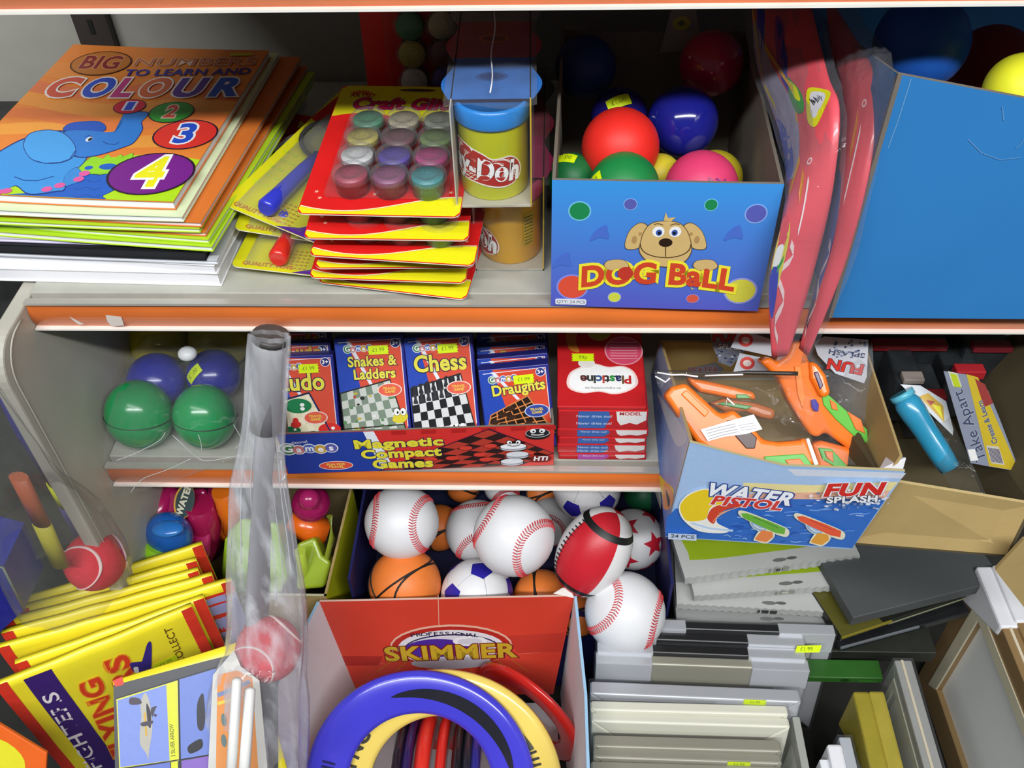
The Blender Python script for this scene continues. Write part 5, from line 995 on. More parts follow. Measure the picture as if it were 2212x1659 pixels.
ICO = [Vector(v).normalized() for v in [(0, s1, s2*phi) for s1 in (-1, 1) for s2 in (-1, 1)]+[(s1, s2*phi, 0) for s1 in (-1, 1) for s2 in (-1, 1)]+[(s2*phi, 0, s1) for s1 in (-1, 1) for s2 in (-1, 1)]]
def sball(kind, label, px, py, r, y, rot=(0, 0, 0), sc=1, tag=None):
    c, R = B(px, py, r, y); t = thing(kind, label, 'ball', c-Vector((0, 0, R)), GS); Mr = None
    d_ = (CAM-c).normalized(); x_ = cR-d_*cR.dot(d_); x_.normalize(); y_ = d_.cross(x_); d2 = (d_+x_*rot[1]+y_*rot[2]).normalized(); x2 = (x_-d2*x_.dot(d2)).normalized(); y2 = d2.cross(x2); sn, cs = math.sin(rad(rot[0])), math.cos(rad(rot[0]))
    Mr = Matrix((x2*cs+y2*sn, y2*cs-x2*sn, d2)).transposed(); b = MB()
    base_m = {'soft_baseball': WH, 'soft_basketball': mat('ee8034', .5, var=.05, scale=80, bump=.2), 'soft_football': WH, 'star_ball': WH}[kind]
    b.sphere(c, R, base_m, 40); b.build('cover', t); b = MB()
    if kind == 'soft_baseball':
        rs = mat('c4323a', .6); pts = tennis_curve(132)
        for i, p in enumerate(pts):
            tn = (pts[(i+1) % 132]-pts[i-1]).normalized(); sd = p.cross(tn)
            for s in (-1, 1):
                q0 = (p+sd*.012*s-tn*.008).normalized(); q1 = (p+sd*.10*s+tn*.030).normalized()
                b.tube([c+Mr @ (q0*(R+.0002)), c+Mr @ ((q0+q1).normalized()*(R+.0006)), c+Mr @ (q1*(R+.0001))], .00075, rs, 4, smooth=False)
        b.build('stitching', t, kind='stuff')
        b = MB(); b.tube([c+Mr @ (p*R) for p in pts], .0004, mat('b8b0ae', .6), 5, closed=True); b.build('seam', t)
    elif kind == 'soft_basketball':
        bl = mat('16100e', .6)
        for ax in range(2): b.tube([c+Mr @ (Vector((math.cos(q), math.sin(q), 0) if ax == 0 else (math.cos(q), 0, math.sin(q)))*(R-.0002)) for q in (2*PI*k/48 for k in range(48))], .0013, bl, 6, closed=True)
        b.tube([c+Mr @ (Vector((p.z, p.x, p.y))*(R-.0002)) for p in tennis_curve(64, .78, .22)], .0013, bl, 6, closed=True); b.build('black_lines', t)
    elif kind == 'soft_football':
        bl = mat('26209a', .4)
        for d in ICO: patch(b, c, R, Mr, d, [(.33*math.cos(2*PI*k/5), .33*math.sin(2*PI*k/5)) for k in range(5)], bl)
        b.build('blue_patches', t); b = MB()
        for i in range(12):
            for j in range(i+1, 12):
                if (ICO[i]-ICO[j]).length < 1.2: b.tube([c+Mr @ (ICO[i].lerp(ICO[j], v).normalized()*R) for v in (.3, .4, .5, .6, .7)], .0004, mat('b4b6c0', .6), 4)
        b.build('seam', t, kind='stuff')
    else:
        bl = mat('c41c30', .4)
        for d in ICO:
            patch(b, c, R, Mr, d, [((.46 if k % 2 == 0 else .2)*math.cos(2*PI*k/10), (.46 if k % 2 == 0 else .2)*math.sin(2*PI*k/10)) for k in range(10)], bl)
        b.build('red_stars', t)
        d = (CAM-c).normalized(); M = basis(c+d*(R+.0006)+Vector((-.006, 0, 0)), c+d*(R+.0006)+Vector((.1, 0, .03)), c+d*(R+.0006)+Vector((0, .1, .12))); a = Art(M); a.rect(-.005, -.004, .005, .004, 'd4e020'); a.build('price_label', t)
    return t
sball('soft_baseball', 'white soft baseball at the top left of the dark blue carton', 868, 1128, 80, .06, (-50, -.25, .05))
sball('soft_baseball', 'white soft baseball in the centre, in front of another one', 1110, 1157, 88, .02, (-78, -.25, .22))
sball('soft_baseball', 'white soft baseball half hidden behind the centre one', 1030, 1147, 68, .10, (-125, .1, .45))
sball('soft_baseball', 'shaded soft baseball behind the centre one, left of the rugby ball', 1190, 1130, 56, .15, (0, 1.2, .3))
sball('soft_baseball', 'white soft baseball at the lower right beside the picture frames', 1350, 1322, 87, -.03, (-62, .35, .05))
sball('soft_baseball', 'soft baseball at the very back under the shelf edge', 1085, 1050, 40, .20, (60, .1, .3))
sball('soft_basketball', 'orange soft basketball at the front left above the red box', 875, 1262, 78, .015, (35, .45, .5))
sball('soft_basketball', 'orange soft basketball at the back, cut by the shelf edge', 1000, 1048, 38, .19, (-30, .3, -.4))
sball('soft_basketball', 'orange soft basketball right of the blue and white football', 1170, 1292, 62, .02, (90, -.3, .6))
sball('soft_basketball', 'shaded reddish soft basketball right of the top left baseball', 948, 1140, 50, .12, (20, .6, 0))
sball('soft_basketball', 'orange soft basketball sliver behind the red box corner', 1245, 1330, 46, .0, (20, .5, .4))
sball('soft_basketball', 'dim orange soft basketball beside the upper football', 1170, 1065, 34, .19, (20, .4, 0))
sball('soft_football', 'blue and white soft football in the front row', 1030, 1285, 78, .01, (10, .25, .2))
sball('soft_football', 'blue and white soft football under the shelf edge', 1268, 1055, 73, .14, (40, .35, -.1))
sball('star_ball', 'white soft ball with red stars right of the rugby ball', 1368, 1165, 66, .09, (60, .3, .15))
c, R = B(1392, 1068, 46, .20); plainball('dark green ball at the back right of the dark blue carton', c, R, RB('0e5a34'), GS)
# rugby ball
c, R = B(1282, 1192, 76, .01); ax = (W(1330, 1112, y=.03)-W(1240, 1262, y=-.005)).normalized(); La = 106*mpp(c); t = thing('rugby_ball', 'red and white soft rugby ball with black bands and lacing', 'ball', c-Vector((0, 0, R)), GS)
vw = (CAM-c).normalized(); xx = (vw-ax*vw.dot(ax)).normalized(); Mr = basis(c, c+xx, c+ax.cross(xx)); # local x toward viewer, z = axis
n = 40; J = 36; vs = []; mats_ = [mat('c81e2c', .4, var=.05, scale=40, bump=.1), mat('e8e6e6', .45, var=.02), mat('141214', .45)]
prof = [(R*math.sin(PI*j/J)**.86, -La*math.cos(PI*j/J)) for j in range(J+1)]
for r_, z_ in prof:
    for k in range(n): vs.append((r_*math.cos(2*PI*k/n), r_*math.sin(2*PI*k/n), z_))
b = [MB(), MB(), MB()]; 
for j in range(J):
    for k in range(n):
        s_ = 2 if (j in (8, 9, 26, 27)) else (0 if (k % 20) in (14, 15, 16, 17, 18, 19, 0, 1, 2, 3) else 1); b[s_].add([Mr @ Vector(vs[i]) for i in (j*n+k, j*n+(k+1) % n, (j+1)*n+(k+1) % n, (j+1)*n+k)], [(0, 1, 2, 3)], mats_[s_], None, True)
for q, nm in zip(b, ('red_panels', 'white_panels', 'black_bands')): q.build(nm, t)
b = MB(); kk = -6
for i in range(15):
    j = 9+i*1.2; r_ = R*math.sin(PI*j/J)**.86+.0006; z_ = -La*math.cos(PI*j/J); q = 2*PI*kk/n
    b.tube([Mr @ Vector((r_*math.cos(q-.09), r_*math.sin(q-.09), z_)), Mr @ Vector(((r_+.001)*math.cos(q), (r_+.001)*math.sin(q), z_+.001)), Mr @ Vector((r_*math.cos(q+.09), r_*math.sin(q+.09), z_+.001))], .0008, mats_[2], 5)
b.build('lacing', t)

# ================================================================== skimmer ring box
zt = -.392; BLt = W(690, 1300, z=zt); BRt = W(1240, 1288, z=zt); wS = (BRt-BLt).length; z0 = -.62; y1 = BLt.y-.27
RD = mat('d8402c', .4, var=.06, scale=12)
t = thing('skimmer_box', 'open red and white display box reading Professional Skimmer', 'box', Vector((BLt.x+.12, BLt.y-.1, z0)))
lean = Vector((0, -.018, -.085)); 
# back flap, leaning into the box, printed inside
BLb = W(725, 1445, y=BLt.y-.012); BRb = W(1205, 1430, y=BLt.y-.012)
M = basis(BLb, BLb+(BRt-BLt), BLt); a = Art(M); q = a.px((690, 1300), (735, 1500), (1195, 1500), (1240, 1288)); q[0] = tuple((M.inverted() @ BLt).xy); q[3] = tuple((M.inverted() @ BRt).xy)
b = MB(); b.slab(q, .0025, RD, M, back=WHITE_CARD, edge=mat('e0b8a8', .7)); b.build('back_panel', t)
P0, P1, P2 = BLt, W(600, 1480, z=zt+.004), W(560, 1680, z=zt-.004); BLU = mat('9fc8e6', .5)
b = MB(); q = [P0, P1, P2]; inn = [W(704, 1335, z=zt-.006), W(716, 1435, z=zt-.045), W(690, 1500, z=zt-.07), W(640, 1680, z=zt-.09)]
def wall(pts_top, dx, dz, th=.003):
    bb = MB(); 
    for i in range(len(pts_top)-1): p, r_ = pts_top[i], pts_top[i+1]; lo_ = Vector((dx, 0, dz)); bb.hull8([p, r_, r_+lo_, p+lo_], None, th, WHITE_CARD, back=BLU, edge=BLU)
    return bb
wall([P0, P1, P2, P2+Vector((.0, -.06, 0))], .030, -.22).build('side_panel', t)
Q0, Q1, Q2 = BRt, W(1262, 1500, z=zt), W(1268, 1680, z=zt)
wall([Q2+Vector((0, -.06, 0)), Q2, Q1, Q0], -.012, -.22).build('side_panel', t)
fy = P2.y-.06; b = MB(); b.hull8([Vector((P2.x+.03, fy, z0)), Vector((Q2.x-.01, fy, z0)), Vector((Q2.x, fy, zt-.03)), Vector((P2.x, fy, zt-.03))], None, .003, WHITE_CARD, back=WHITE_CARD); b.build('front_panel', t)
b = MB(); b.box((BLt.x+wS/2, (BLt.y+fy)/2, z0+.003), (wS-.03, BLt.y-fy, .003), WHITE_CARD); b.build('base_panel', t)
z = Zc(550, 1250, 2.989); PX = lambda *p: a.px(*z(*p)); uvz = lambda x, y: a.uv(*z((x, y))[0])
a.line(PX((1185, 105), (1188, 200), (1190, 300)), .0007, 'eab8a0'); a.line(PX((480, 560), (800, 550), (830, 545)), .0006, 'e8a090'); a.line(PX((1700, 485), (1985, 465)), .0006, 'e08a70')
a.poly(PX((470, 500), (830, 500), (800, 560), (510, 560)), 'b02a22'); a.poly(PX((1620, 370), (2000, 350), (1985, 470), (1700, 480)), 'c4382a')
for k in range(9): x0 = 900+k*95; a.line(PX((x0, 520), (x0+(k-4)*28, 600)), .0012, 'c87a2a')
def hel(x, y, rx, ry, c, **k): pell(a, z, x, y, rx, ry, c, **k)
hel(1270, 435, 395, 135, 'e8b8a0'); hel(1270, 440, 385, 128, 'b82a20'); hel(1270, 445, 345, 112, 'e4e4ea'); hel(1275, 450, 310, 92, '1c1c50'); hel(1275, 452, 302, 86, 'dcdce6')
hel(1180, 450, 210, 62, '4a2a9a'); hel(1390, 400, 110, 32, 'f0f0f4'); hel(1390, 402, 80, 20, 'd4d4e0'); hel(1270, 540, 260, 40, 'b8b8c4')
for i, ch in enumerate('PROFESSIONAL'):
    x, y = uvz(1225+(i-5.5)*37, 374-22*math.cos((i-5.5)*.2)); a.text(ch, x, y, .0085, '2a2040', rot=(5.5-i)*.03, bold=.02, sx=1.25)
a.textpx('SKIMMER', z((835, 490))[0], z((1690, 462))[0], 30, 'c8a82a', bold=.035, rim='7a1c18', rimw=.04)
a.build('inside_print', t, label='Professional Skimmer lettering print')
b = MB(); b.hull8([W(1195, 1282, z=zt+.002), W(1240, 1292, z=zt+.002), W(1232, 1272, z=zt+.01), W(1215, 1270, z=zt+.01)], None, .0008, mat('e8e0d8', .8)); b.build('torn_corner', t)
# flying rings
GRN = 'flying rings in the red display box'
def ring(label, M, Ro, wd, c, art=None, th=.006, band=None):
    t = thing('flying_ring', label, 'flying ring', M.translation, GRN); b = MB(); Ri = Ro-wd
    prof = [(Ri, 0), (Ri+.001, .004), (Ri+.006, .0065), (Ri+wd*.5, .005), (Ro-.007, .0065), (Ro-.001, .003), (Ro, 0), (Ro-.004, -.003), (Ri+.004, -.003), (Ri, 0)]
    b.lathe([(r_, z_*th/.006) for r_, z_ in prof], mat(c, .22, var=.02, coat=.5, scale=20), M, 96, caps=False); b.build('ring', t)
    if art: a = Art(M, h0=.0068); art(a, Ro, Ri); a.build('ring_art', t)
    return t
c0 = W(925, 1700, y=-.19); nrm = Vector((.02, -.72, .70)).normalized(); up_ = Vector((0, .70, .72)); M = basis(c0, c0+Vector((1, 0, 0)), c0+up_); aa = Art(M)
def uvr(px, py, base): q = aa.uv(px, py); return Vector((q[0]-base[0], q[1]-base[1])).length
pc = aa.uv(908, 1695); Ro = uvr(912, 1447, pc)
def a_purple(a, Ro, Ri):
    n = 26; mid = (Ro+Ri)/2; GLB = mat('23232c', .12, coat=.8)  # black crescent painted for the dark gap between two rings
    outp = []; 
    for i in range(n+1): q = rad(108-100*i/n); outp.append((q, .0085*math.sin(PI*min(1, (i/n)*1.0))**.6 if 0 < i < n else .0003))
    vs = []; 
    for q, w_ in outp: vs += [((mid+w_*.8)*math.cos(q), (mid+w_*.8)*math.sin(q)), ((mid-w_*.8)*math.cos(q), (mid-w_*.8)*math.sin(q))]
    a.put(vs, [(2*i, 2*i+1, 2*i+3, 2*i+2) for i in range(n)], GLB)
    for q in (6, 2.5, -1, 166, 169, 172):
        s_ = rad(q); a.line([((mid+.007)*math.cos(s_), (mid+.007)*math.sin(s_)), ((mid-.007)*math.cos(s_), (mid-.007)*math.sin(s_))], .0022, '1c1a50')
ring('purple flying ring with a painted black crescent for a dark gap, on top of the rings', M @ Matrix.Translation((pc[0], pc[1], .0)), Ro, Ro*.375, '4440cc', a_purple)
pc2 = aa.uv(955, 1712)
def a_yel(a, Ro, Ri):
    mid = (Ro+Ri)/2
    for i, ch in enumerate('FLYING'):
        q = rad(147+(5-i)*9.5); a.text(ch, (mid-.001)*math.cos(q), (mid-.001)*math.sin(q), .021, '3c3a34', rot=q-PI/2, bold=.03)
    for q in (24, 20, 16.5): s_ = rad(q); a.line([((mid+.006)*math.cos(s_), (mid+.006)*math.sin(s_)), ((mid-.009)*math.cos(s_), (mid-.009)*math.sin(s_))], .0026, '3c3a34')
    for i in range(10): q = rad(42-1.7*i); w_ = .0035*(i+1)/10+.0012; a.line([((mid+w_)*math.cos(q), (mid+w_)*math.sin(q)), ((mid-w_)*math.cos(q), (mid-w_)*math.sin(q))], .0038, '55534a')
Ro2 = uvr(1003, 1457, pc2); ring('cream yellow flying ring reading Flying, just under the purple one', M @ Matrix.Translation((pc2[0], pc2[1], -.011)), Ro2, Ro2*.39, 'f0d468', a_yel)
T_ = W(1142, 1468, y=-.088); c3 = T_-Vector((0, 0, .075)); ring('red flying ring standing behind the cream yellow one at the right of the box', basis(c3, c3+Vector((.8, -.6, 0)), c3+Vector((0, 0, 1))), .075, .030, 'c0221c')
for k, (px_, c_, lb) in enumerate(((862, '1e1626', 'black flying ring standing on edge, leftmost inside the purple ring'), (882, '2a1c58', 'dark violet flying ring standing on edge, second inside the purple ring'), (916, 'e03428', 'bright red flying ring standing on edge inside the purple ring'), (955, 'd82e26', 'thin red flying ring standing on edge right of the bright red one'), (990, '1c1c22', 'black flying ring standing on edge right of the red pair'), (1012, '232430', 'charcoal flying ring standing on edge, second from the right'), (1030, '2c2c88', 'blue flying ring standing on edge, rightmost inside the purple ring'))):
    c3 = W(px_, 1660, y=-.165); c3.z -= .085; Mq = basis(c3, c3+Vector((0, -1, .1)), c3+Vector((0, .1, 1))); ring(lb, Mq, .098, .03, c_, th=.010 if k == 2 else .007)

# ================================================================== picture frames standing in a row
GF = 'picture frames standing in the front row'
SILVER = mat('c6c8cd', .3, .25, var=.04, scale=8); TAUPE = mat('a8a594', .4, .25, var=.04, scale=8); CREAMF = mat('e8e6d4', .4, var=.02, scale=8); BLK = mat('141416', .3, var=.05)
def frame(label, M, w, h, th, rail, m, corner=None, mid=None, group=GF, tag=None, wrap=True, lower=True, cw=.06):
    "front face toward local -y, x 0..w, z -h..0 (z=0 is the upper edge)"
    t = thing('picture_frame', label, 'picture frame', M @ Vector((w/2, th/2, -h)), group)
    def tr(nm, pts, mm):   # mitred rail as prism along y
        b = MB(); n = len(pts); vs = [(x, 0 if i in () else .0, z_) for i, (x, z_) in enumerate(pts)]+[(x, th, z_) for x, z_ in pts]
        b.add(vs, [list(range(n))], mm, M); b.add(vs, [list(range(2*n-1, n-1, -1))], mm, M); b.add(vs, [(i, n+i, n+(i+1) % n, (i+1) % n) for i in range(n)], mm, M); b.build(nm, t, bevel=.0022, seg=3)
    mc = mid or m
    tr('top_rail', [(rail, -rail), (w-rail, -rail), (w, 0), (0, 0)], mc)
    tr('bottom_rail', [(0, -h), (w, -h), (w-rail, -h+rail), (rail, -h+rail)], mc)
    tr('side_rail', [(0, -h), (rail, -h+rail), (rail, -rail), (0, 0)], m); tr('side_rail', [(w-rail, -h+rail), (w, -h), (w, 0), (w-rail, -rail)], m)
    b = MB(); b.box((w/2, th*.5, -h/2), (w-2*rail+.001, th*.4, h-2*rail+.001), mat('b8bab4', .15, var=.06, scale=9, coat=.4), M); b.build('insert', t)
    b = MB(); b.box((w/2, .0006+th*.85, -h/2), (w-.006, th*.2, h-.006), mat('5a5648', .8), M); b.build('backing_board', t)
    if corner:
        for s in (0, 1):
            b = MB(); x0 = 0 if s == 0 else w-cw; b.box((x0+cw/2, th/2-.0006, -cw*.25+.0006), (cw, th+.003, cw*.5), corner, M); b.build('corner_protector', t, bevel=.0008)
    if wrap:
        b = MB(); b.box((w/2, th/2, -h/2+.001), (w+.004, th+.004, h+.003), film('f0f0f4', .015, .14, .06, 40, .3), M); b.build('shrink_wrap', t, bevel=.002)
    if tag:
        a = Art(M @ Euler((PI/2, 0, 0)).to_matrix().to_4x4()); tagp(a, tag, -.003, .024, .008, 0, '£2.99'); a.build('price_label', t)
    return t
fr = [ # px left x, y, right x, y, thickness, rail, material, corner, mid, tag, label
 (1362, 1337, 1803, 1368, .011, .02, SILVER, SILVER, BLK, None, 'black picture frame with silver corner wraps at the back of the row'),
 (1298, 1359, 1737, 1395, .011, .02, SILVER, SILVER, BLK, None, 'second black picture frame with silver corner wraps in the row'),
 (1290, 1386, 1739, 1424, .011, .02, SILVER, SILVER, BLK, None, 'third black picture frame with silver corner wraps, a yellow label beside it'),
 (1287, 1410, 1747, 1446, .012, .034, SILVER, SILVER, TAUPE, None, 'wide silver picture frame with taupe middle rail and broad sloping face'),
 (1275, 1470, 1728, 1510, .016, .030, SILVER, None, None, .17, 'silver picture frame in film with a yellow price label on top'),
 (1275, 1512, 1700, 1530, .012, .022, CREAMF, None, None, None, 'cream picture frame behind a matching cream one'),
 (1277, 1536, 1704, 1558, .012, .030, CREAMF, None, None, None, 'front cream picture frame with clear film over its face'),
 (1281, 1586, 1686, 1604, .014, .024, TAUPE, None, None, None, 'taupe picture frame right in front of the cream pair'),
 (1281, 1613, 1687, 1638, .012, .022, TAUPE, None, None, .145, 'dark taupe picture frame with a yellow price label in the middle'),
 (1276, 1642, 1692, 1662, .012, .022, TAUPE, None, None, None, 'frontmost taupe picture frame cut by the lower picture edge')]
zf = -.425
for k, (xl_, yl, xr_, yr, th, rail, m_, co_, md, tg, lb) in enumerate(fr):
    zk = zf-.002*k; A = W(xl_, yl, z=zk); Bq = W(xr_, yr, z=zk); w = (Bq-A).length; X = (Bq-A).normalized(); X.y *= .35; X.normalize(); upv = Vector((0, .16, .98)); Mf = basis(A, A+X, A+upv)
    # basis gives z toward the viewer; turn it so local z is up and y goes into the shelf
    Mf = Mf @ Matrix(((1, 0, 0, 0), (0, 0, 1, 0), (0, -1, 0, 0), (0, 0, 0, 1)))
    Mf = Mf @ Matrix.Translation((0, -th, 0)); frame(lb, Mf, w, .17, th, rail, m_, co_, md, tag=tg)
c = W(1742, 1403, z=zf); t = thing('price_label', 'yellow price label sticking out beside the third black frame', 'label', c); M = basis(c, c+Vector((1, 0, 0)), c+Vector((0, .6, .8))); b = MB(); b.slab([(-.012, -.004), (.014, -.003), (.016, .005), (-.01, .004)], .0004, mat('dcf505', .5), M); b.build('sticker', t); a = Art(M); a.text('£1.99', 0, .0005, .006, '6a7a20'); a.build('sticker_print', t)

# ================================================================== white frame boxes above the row
GW = 'flat white boxes with green windows stacked under the pistol box'
WB = mat('b4b5b1', .55, var=.05, scale=20); GN = mat('8fa81a', .4, var=.06)
for k, (c1, c2, zz, hh, lb, dk) in enumerate((((1480, 1250), (1858, 1200), -.395, .012, 'topmost flat white box with scalloped edge and a green window', 0), ((1500, 1288), (1866, 1262), -.412, .010, 'second flat white box from the top with a green strip showing', 0), ((1462, 1305), (1830, 1325), -.428, .010, 'plain white slab box third in the stack', 2), ((1462, 1345), (1822, 1355), -.444, .014, 'grey lower box at the bottom of the white box stack', 1))):
    A = W(*c1, z=zz); Bq = W(*c2, z=zz); w = (Bq-A).length; X = (Bq-A).normalized(); Y = Vector((-X.y, X.x, 0)); M = basis(A, Bq, A+Y); d = .15
    t = thing('flat_frame_box', lb, 'box', M @ Vector((w/2, d/2, -hh)), GW); b = MB(); m_ = WB if dk != 1 else mat('8c8e8c', .5, var=.05); n = 40
    pts = [(w*i/n, (.0012 if i % 2 else -.0004)) for i in range(n+1)]+[(w, d), (0, d)]; b.slab(pts, hh, m_, M); b.build('carton', t)
    a = Art(M)
    if dk == 0:
        a.blob([(w*.06, .035), (w*.05, .12), (w*.5, .135), (w*.93, .12), (w*.94, .035), (w*.9, .022), (w*.5, .02), (w*.1, .022)], GN)
        if k == 0: a.blob([(w*.16, .055), (w*.15, .11), (w*.5, .12), (w*.84, .11), (w*.85, .055), (w*.5, .046)], 'a6a6a2')
    a.ell(w*.55, .008, .008, .0025, '6a6c68'); a.ell(w*.62, .0085, .006, .002, '5a5c58'); a.build('box_print', t)
    e = Art(basis(A+Vector((0, 0, -hh)), Bq+Vector((0, 0, -hh)), A)); e.rect(w*.48, .001, w*.6, hh*.75, '3a3c3a' if k > 1 else '8a8a80'); e.rect(w*.52, .003, w*.56, hh*.6, 'c8c0b0' if k == 1 else '2a2c2a'); e.build('edge_print', t)
# dark box and gold edged frames behind, right
A = W(1862, 1330, z=-.40); Bq = W(2080, 1275, z=-.40); w = (Bq-A).length; X = (Bq-A).normalized(); M = basis(A, Bq, A+Vector((-X.y, X.x, 0))); t = thing('dark_flat_box', 'dark grey flat box with faint lettering under the brown carton', 'box', M @ Vector((w/2, .07, -.02)))
b = MB(); b.box((w/2+.02, .11, -.008), (w+.06, .22, .016), mat('4b4e4f', .5, var=.06, scale=16), M); b.build('carton', t, bevel=.001); a = Art(M)
for k in range(6): a.line([(.0, .02+.022*k), (w*.95, .018+.022*k)], .0012, '4e5152')
a.text('CONTENTS', w*.55, .13, .012, '3c3e40'); a.text('picture frame', w*.4, .10, .009, '44474a'); a.build('box_print', t)
GK = 'dark frames lying under the grey box'
for k, (p1, p2, zz, colr, lb) in enumerate((((1818, 1376), (1926, 1340), -.425, 'b8a83a', 'black frame with gold wrapped corner lying behind the frame row'), ((1816, 1398), (1985, 1352), -.440, '9aa0a8', 'black frame with a thin silver edge below the gold cornered one'))):
    A = W(*p1, z=zz); Bq = W(*p2, z=zz); X = (Bq-A).normalized(); w = .16; M = basis(A, A+X, A+Vector((-X.y, X.x, 0))); t = thing('picture_frame', lb, 'picture frame', M @ Vector((w/2, .06, -.01)), GK)
    b = MB(); b.box((w/2, .06, -.005), (w, .12, .010), mat('17180f' if k == 0 else '101113', .3, var=.1), M); b.build('moulding', t, bevel=.001)
    b = MB(); b.box(((Bq-A).length/2, -.0006, -.001), ((Bq-A).length, .002, .003), mat(colr, .3, .6), M); b.build('edge_line', t)
    if k == 0: b = MB(); b.slab([(0, 0), (.052, 0), (.04, .045), (.0, .062)], .0004, mat('54501c', .4), M @ Matrix.Translation((0, 0, .0008))); b.build('gold_corner', t); b = MB(); b.box((.11, .0, -.006), (.1, .001, .002), mat('c0c4a0', .3, .5), M); b.build('inner_line', t)
A = W(1762, 1458, z=-.46); t = thing('green_box', 'dark green flat box in the shade between the frames', 'box', A); b = MB(); b.box((A.x+.032, A.y+.008, A.z-.005), (.080, .022, .010), mat('235a14', .45, var=.1)); b.build('carton', t, bevel=.001)
a = Art(basis((A.x-.008, A.y-.003, A.z-.010), (A.x, A.y-.003, A.z-.010), (A.x-.008, A.y-.003, A.z))); a.ell(.04, .005, .005, .003, '163a10'); a.rect(.055, .002, .075, .006, '2f7020'); a.build('box_print', t)
b = MB(); A = W(1790, 1425, z=-.46); b.box((A.x+.05, A.y+.07, A.z-.01), (.14, .12, .02), mat('22251e', .4, var=.1)); t = thing('dark_flat_box', 'very dark flat box lying just above the green one', 'box', A, None); b.build('carton', t, bevel=.001)

# ================================================================== frames standing sideways at the right
GQ = 'picture frames standing sideways at the right'
def sideframe(label, top_px, zt, ln, h, th, rail, m, corner=None, mid=None, lean=.0, yaw=0., cw=.06, outer=None, wrap=False, insert=None, cpt=1):
    "frame whose face looks left; its upper edge runs from top_px toward the viewer; local x toward the viewer, z up, y = to the right"
    A = W(*top_px, z=zt); X = Vector((math.sin(yaw), -math.cos(yaw), 0)); Z = Vector((lean, 0, 1)).normalized(); Yv = Z.cross(X); Z = X.cross(Yv)
    M = Matrix((X, Yv, Z)).transposed().to_4x4(); M.translation = A
    # Yv = Z x X points to the right-hand side
    t = thing('picture_frame', label, 'picture frame', M @ Vector((ln/2, th/2, -h)), GQ)
    def tr(nm, pts, mm, y0=0, y1=None, bev=.001):
        b = MB(); n = len(pts); y1 = th if y1 is None else y1; vs = [(x, y0, z_) for x, z_ in pts]+[(x, y1, z_) for x, z_ in pts]
        b.add(vs, [list(range(n))], mm, M); b.add(vs, [list(range(2*n-1, n-1, -1))], mm, M); b.add(vs, [(i, n+i, n+(i+1) % n, (i+1) % n) for i in range(n)], mm, M); b.build(nm, t, bevel=bev)
    w = ln
    tr('top_rail', [(rail, -rail), (w-rail, -rail), (w, 0), (0, 0)], m); tr('bottom_rail', [(0, -h), (w, -h), (w-rail, -h+rail), (rail, -h+rail)], m)
    tr('side_rail', [(0, -h), (rail, -h+rail), (rail, -rail), (0, 0)], mid or m); tr('side_rail', [(w-rail, -h+rail), (w, -h), (w, 0), (w-rail, -rail)], m)
    r2 = rail*1.0
    tr('insert', [(r2, -h+r2), (w-r2, -h+r2), (w-r2, -r2), (r2, -r2)], insert or mat('f2f4f0', .4, var=.06, scale=7), th*.35, th*.6, 0)
    if outer:
        r3 = rail*.62
        for pts in ([(r3, -r3), (w-r3, -r3), (w-rail, -rail), (rail, -rail)], [(r3, -h+r3), (rail, -h+rail), (rail, -rail), (r3, -r3)]): tr('inner_slip', pts, outer, -.0012, .001, 0)
        tr('ridge', [(0, -.0005), (w, -.0005), (w, .0012), (0, .0012)], mat('e8dcc0', .3, .2), th*.35, th*.5, .0003)
    if corner: tr('corner_protector', [(-.002, .002), (cw, .002), (cw, -.014), (-.002, -cw*.82*cpt)], corner, -.002, th+.0015, .003)
    if wrap: tr('shrink_wrap', [(-.002, -h), (w+.002, -h), (w+.002, .002), (-.002, .002)], film('f0f0f4', .03, .30, .06, 40, .3), -.002, th+.002)
    return t
BRZ = mat('a08258', .35, .25, var=.06, scale=10); CRM = mat('d8d0b4', .4, var=.03)
zq = -.395
sideframe('large bronze picture frame with white corner protector and pale picture', (2112, 1228), zq, .34, .24, .020, .040, BRZ, WHITE_CARD, None, .0, .03, .075, CRM)
sideframe('second bronze picture frame with white corner protector, right of the large one', (2147, 1225), zq+.004, .34, .24, .018, .040, BRZ, WHITE_CARD, None, .0, .03, .07, CRM)
sideframe('grey framed panel at the right edge behind the bronze frames', (2183, 1268), zq-.002, .34, .24, .018, .03, mat('8f9290', .4, .3), None, None, 0, .03)
sideframe('grey wooden picture frame in film left of the large bronze frame', (1932, 1426), -.43, .30, .20, .018, .022, mat('a9aaa6', .4, .2, var=.06), None, None, .0, .0, .05, mat('c8c8b4', .4), True)
sideframe('dark picture frame with gold corner protector on the left', (1846, 1498), -.44, .25, .2, .014, .025, mat('3c3a3a', .5), mat('b8a83c', .3, .35, var=.1, scale=40), None, 0, .0, .09, None)
sideframe('dark picture frame with gold corner protector on the right', (1880, 1497), -.44, .25, .2, .013, .025, mat('3c3a3a', .5), mat('c4b448', .3, .35, var=.1, scale=40), None, 0, .0, .09, None)
sideframe('slim white picture frame standing low, left of the gold cornered pair', (1790, 1612), -.45, .2, .2, .012, .02, mat('e2e4e8', .4), WHITE_CARD, None, 0, .0, .05, None)
sideframe('small white picture frame at the bottom edge, leftmost of the sideways frames', (1770, 1640), -.455, .2, .2, .010, .02, mat('e2e4e8', .4), None, None, 0, .0, .05, None)
sideframe('tall thin grey frame beside the front row of frames', (1711, 1548), -.45, .2, .2, .008, .02, mat('aeb0a8', .4, .2), None, None, 0, .0, .05, None)
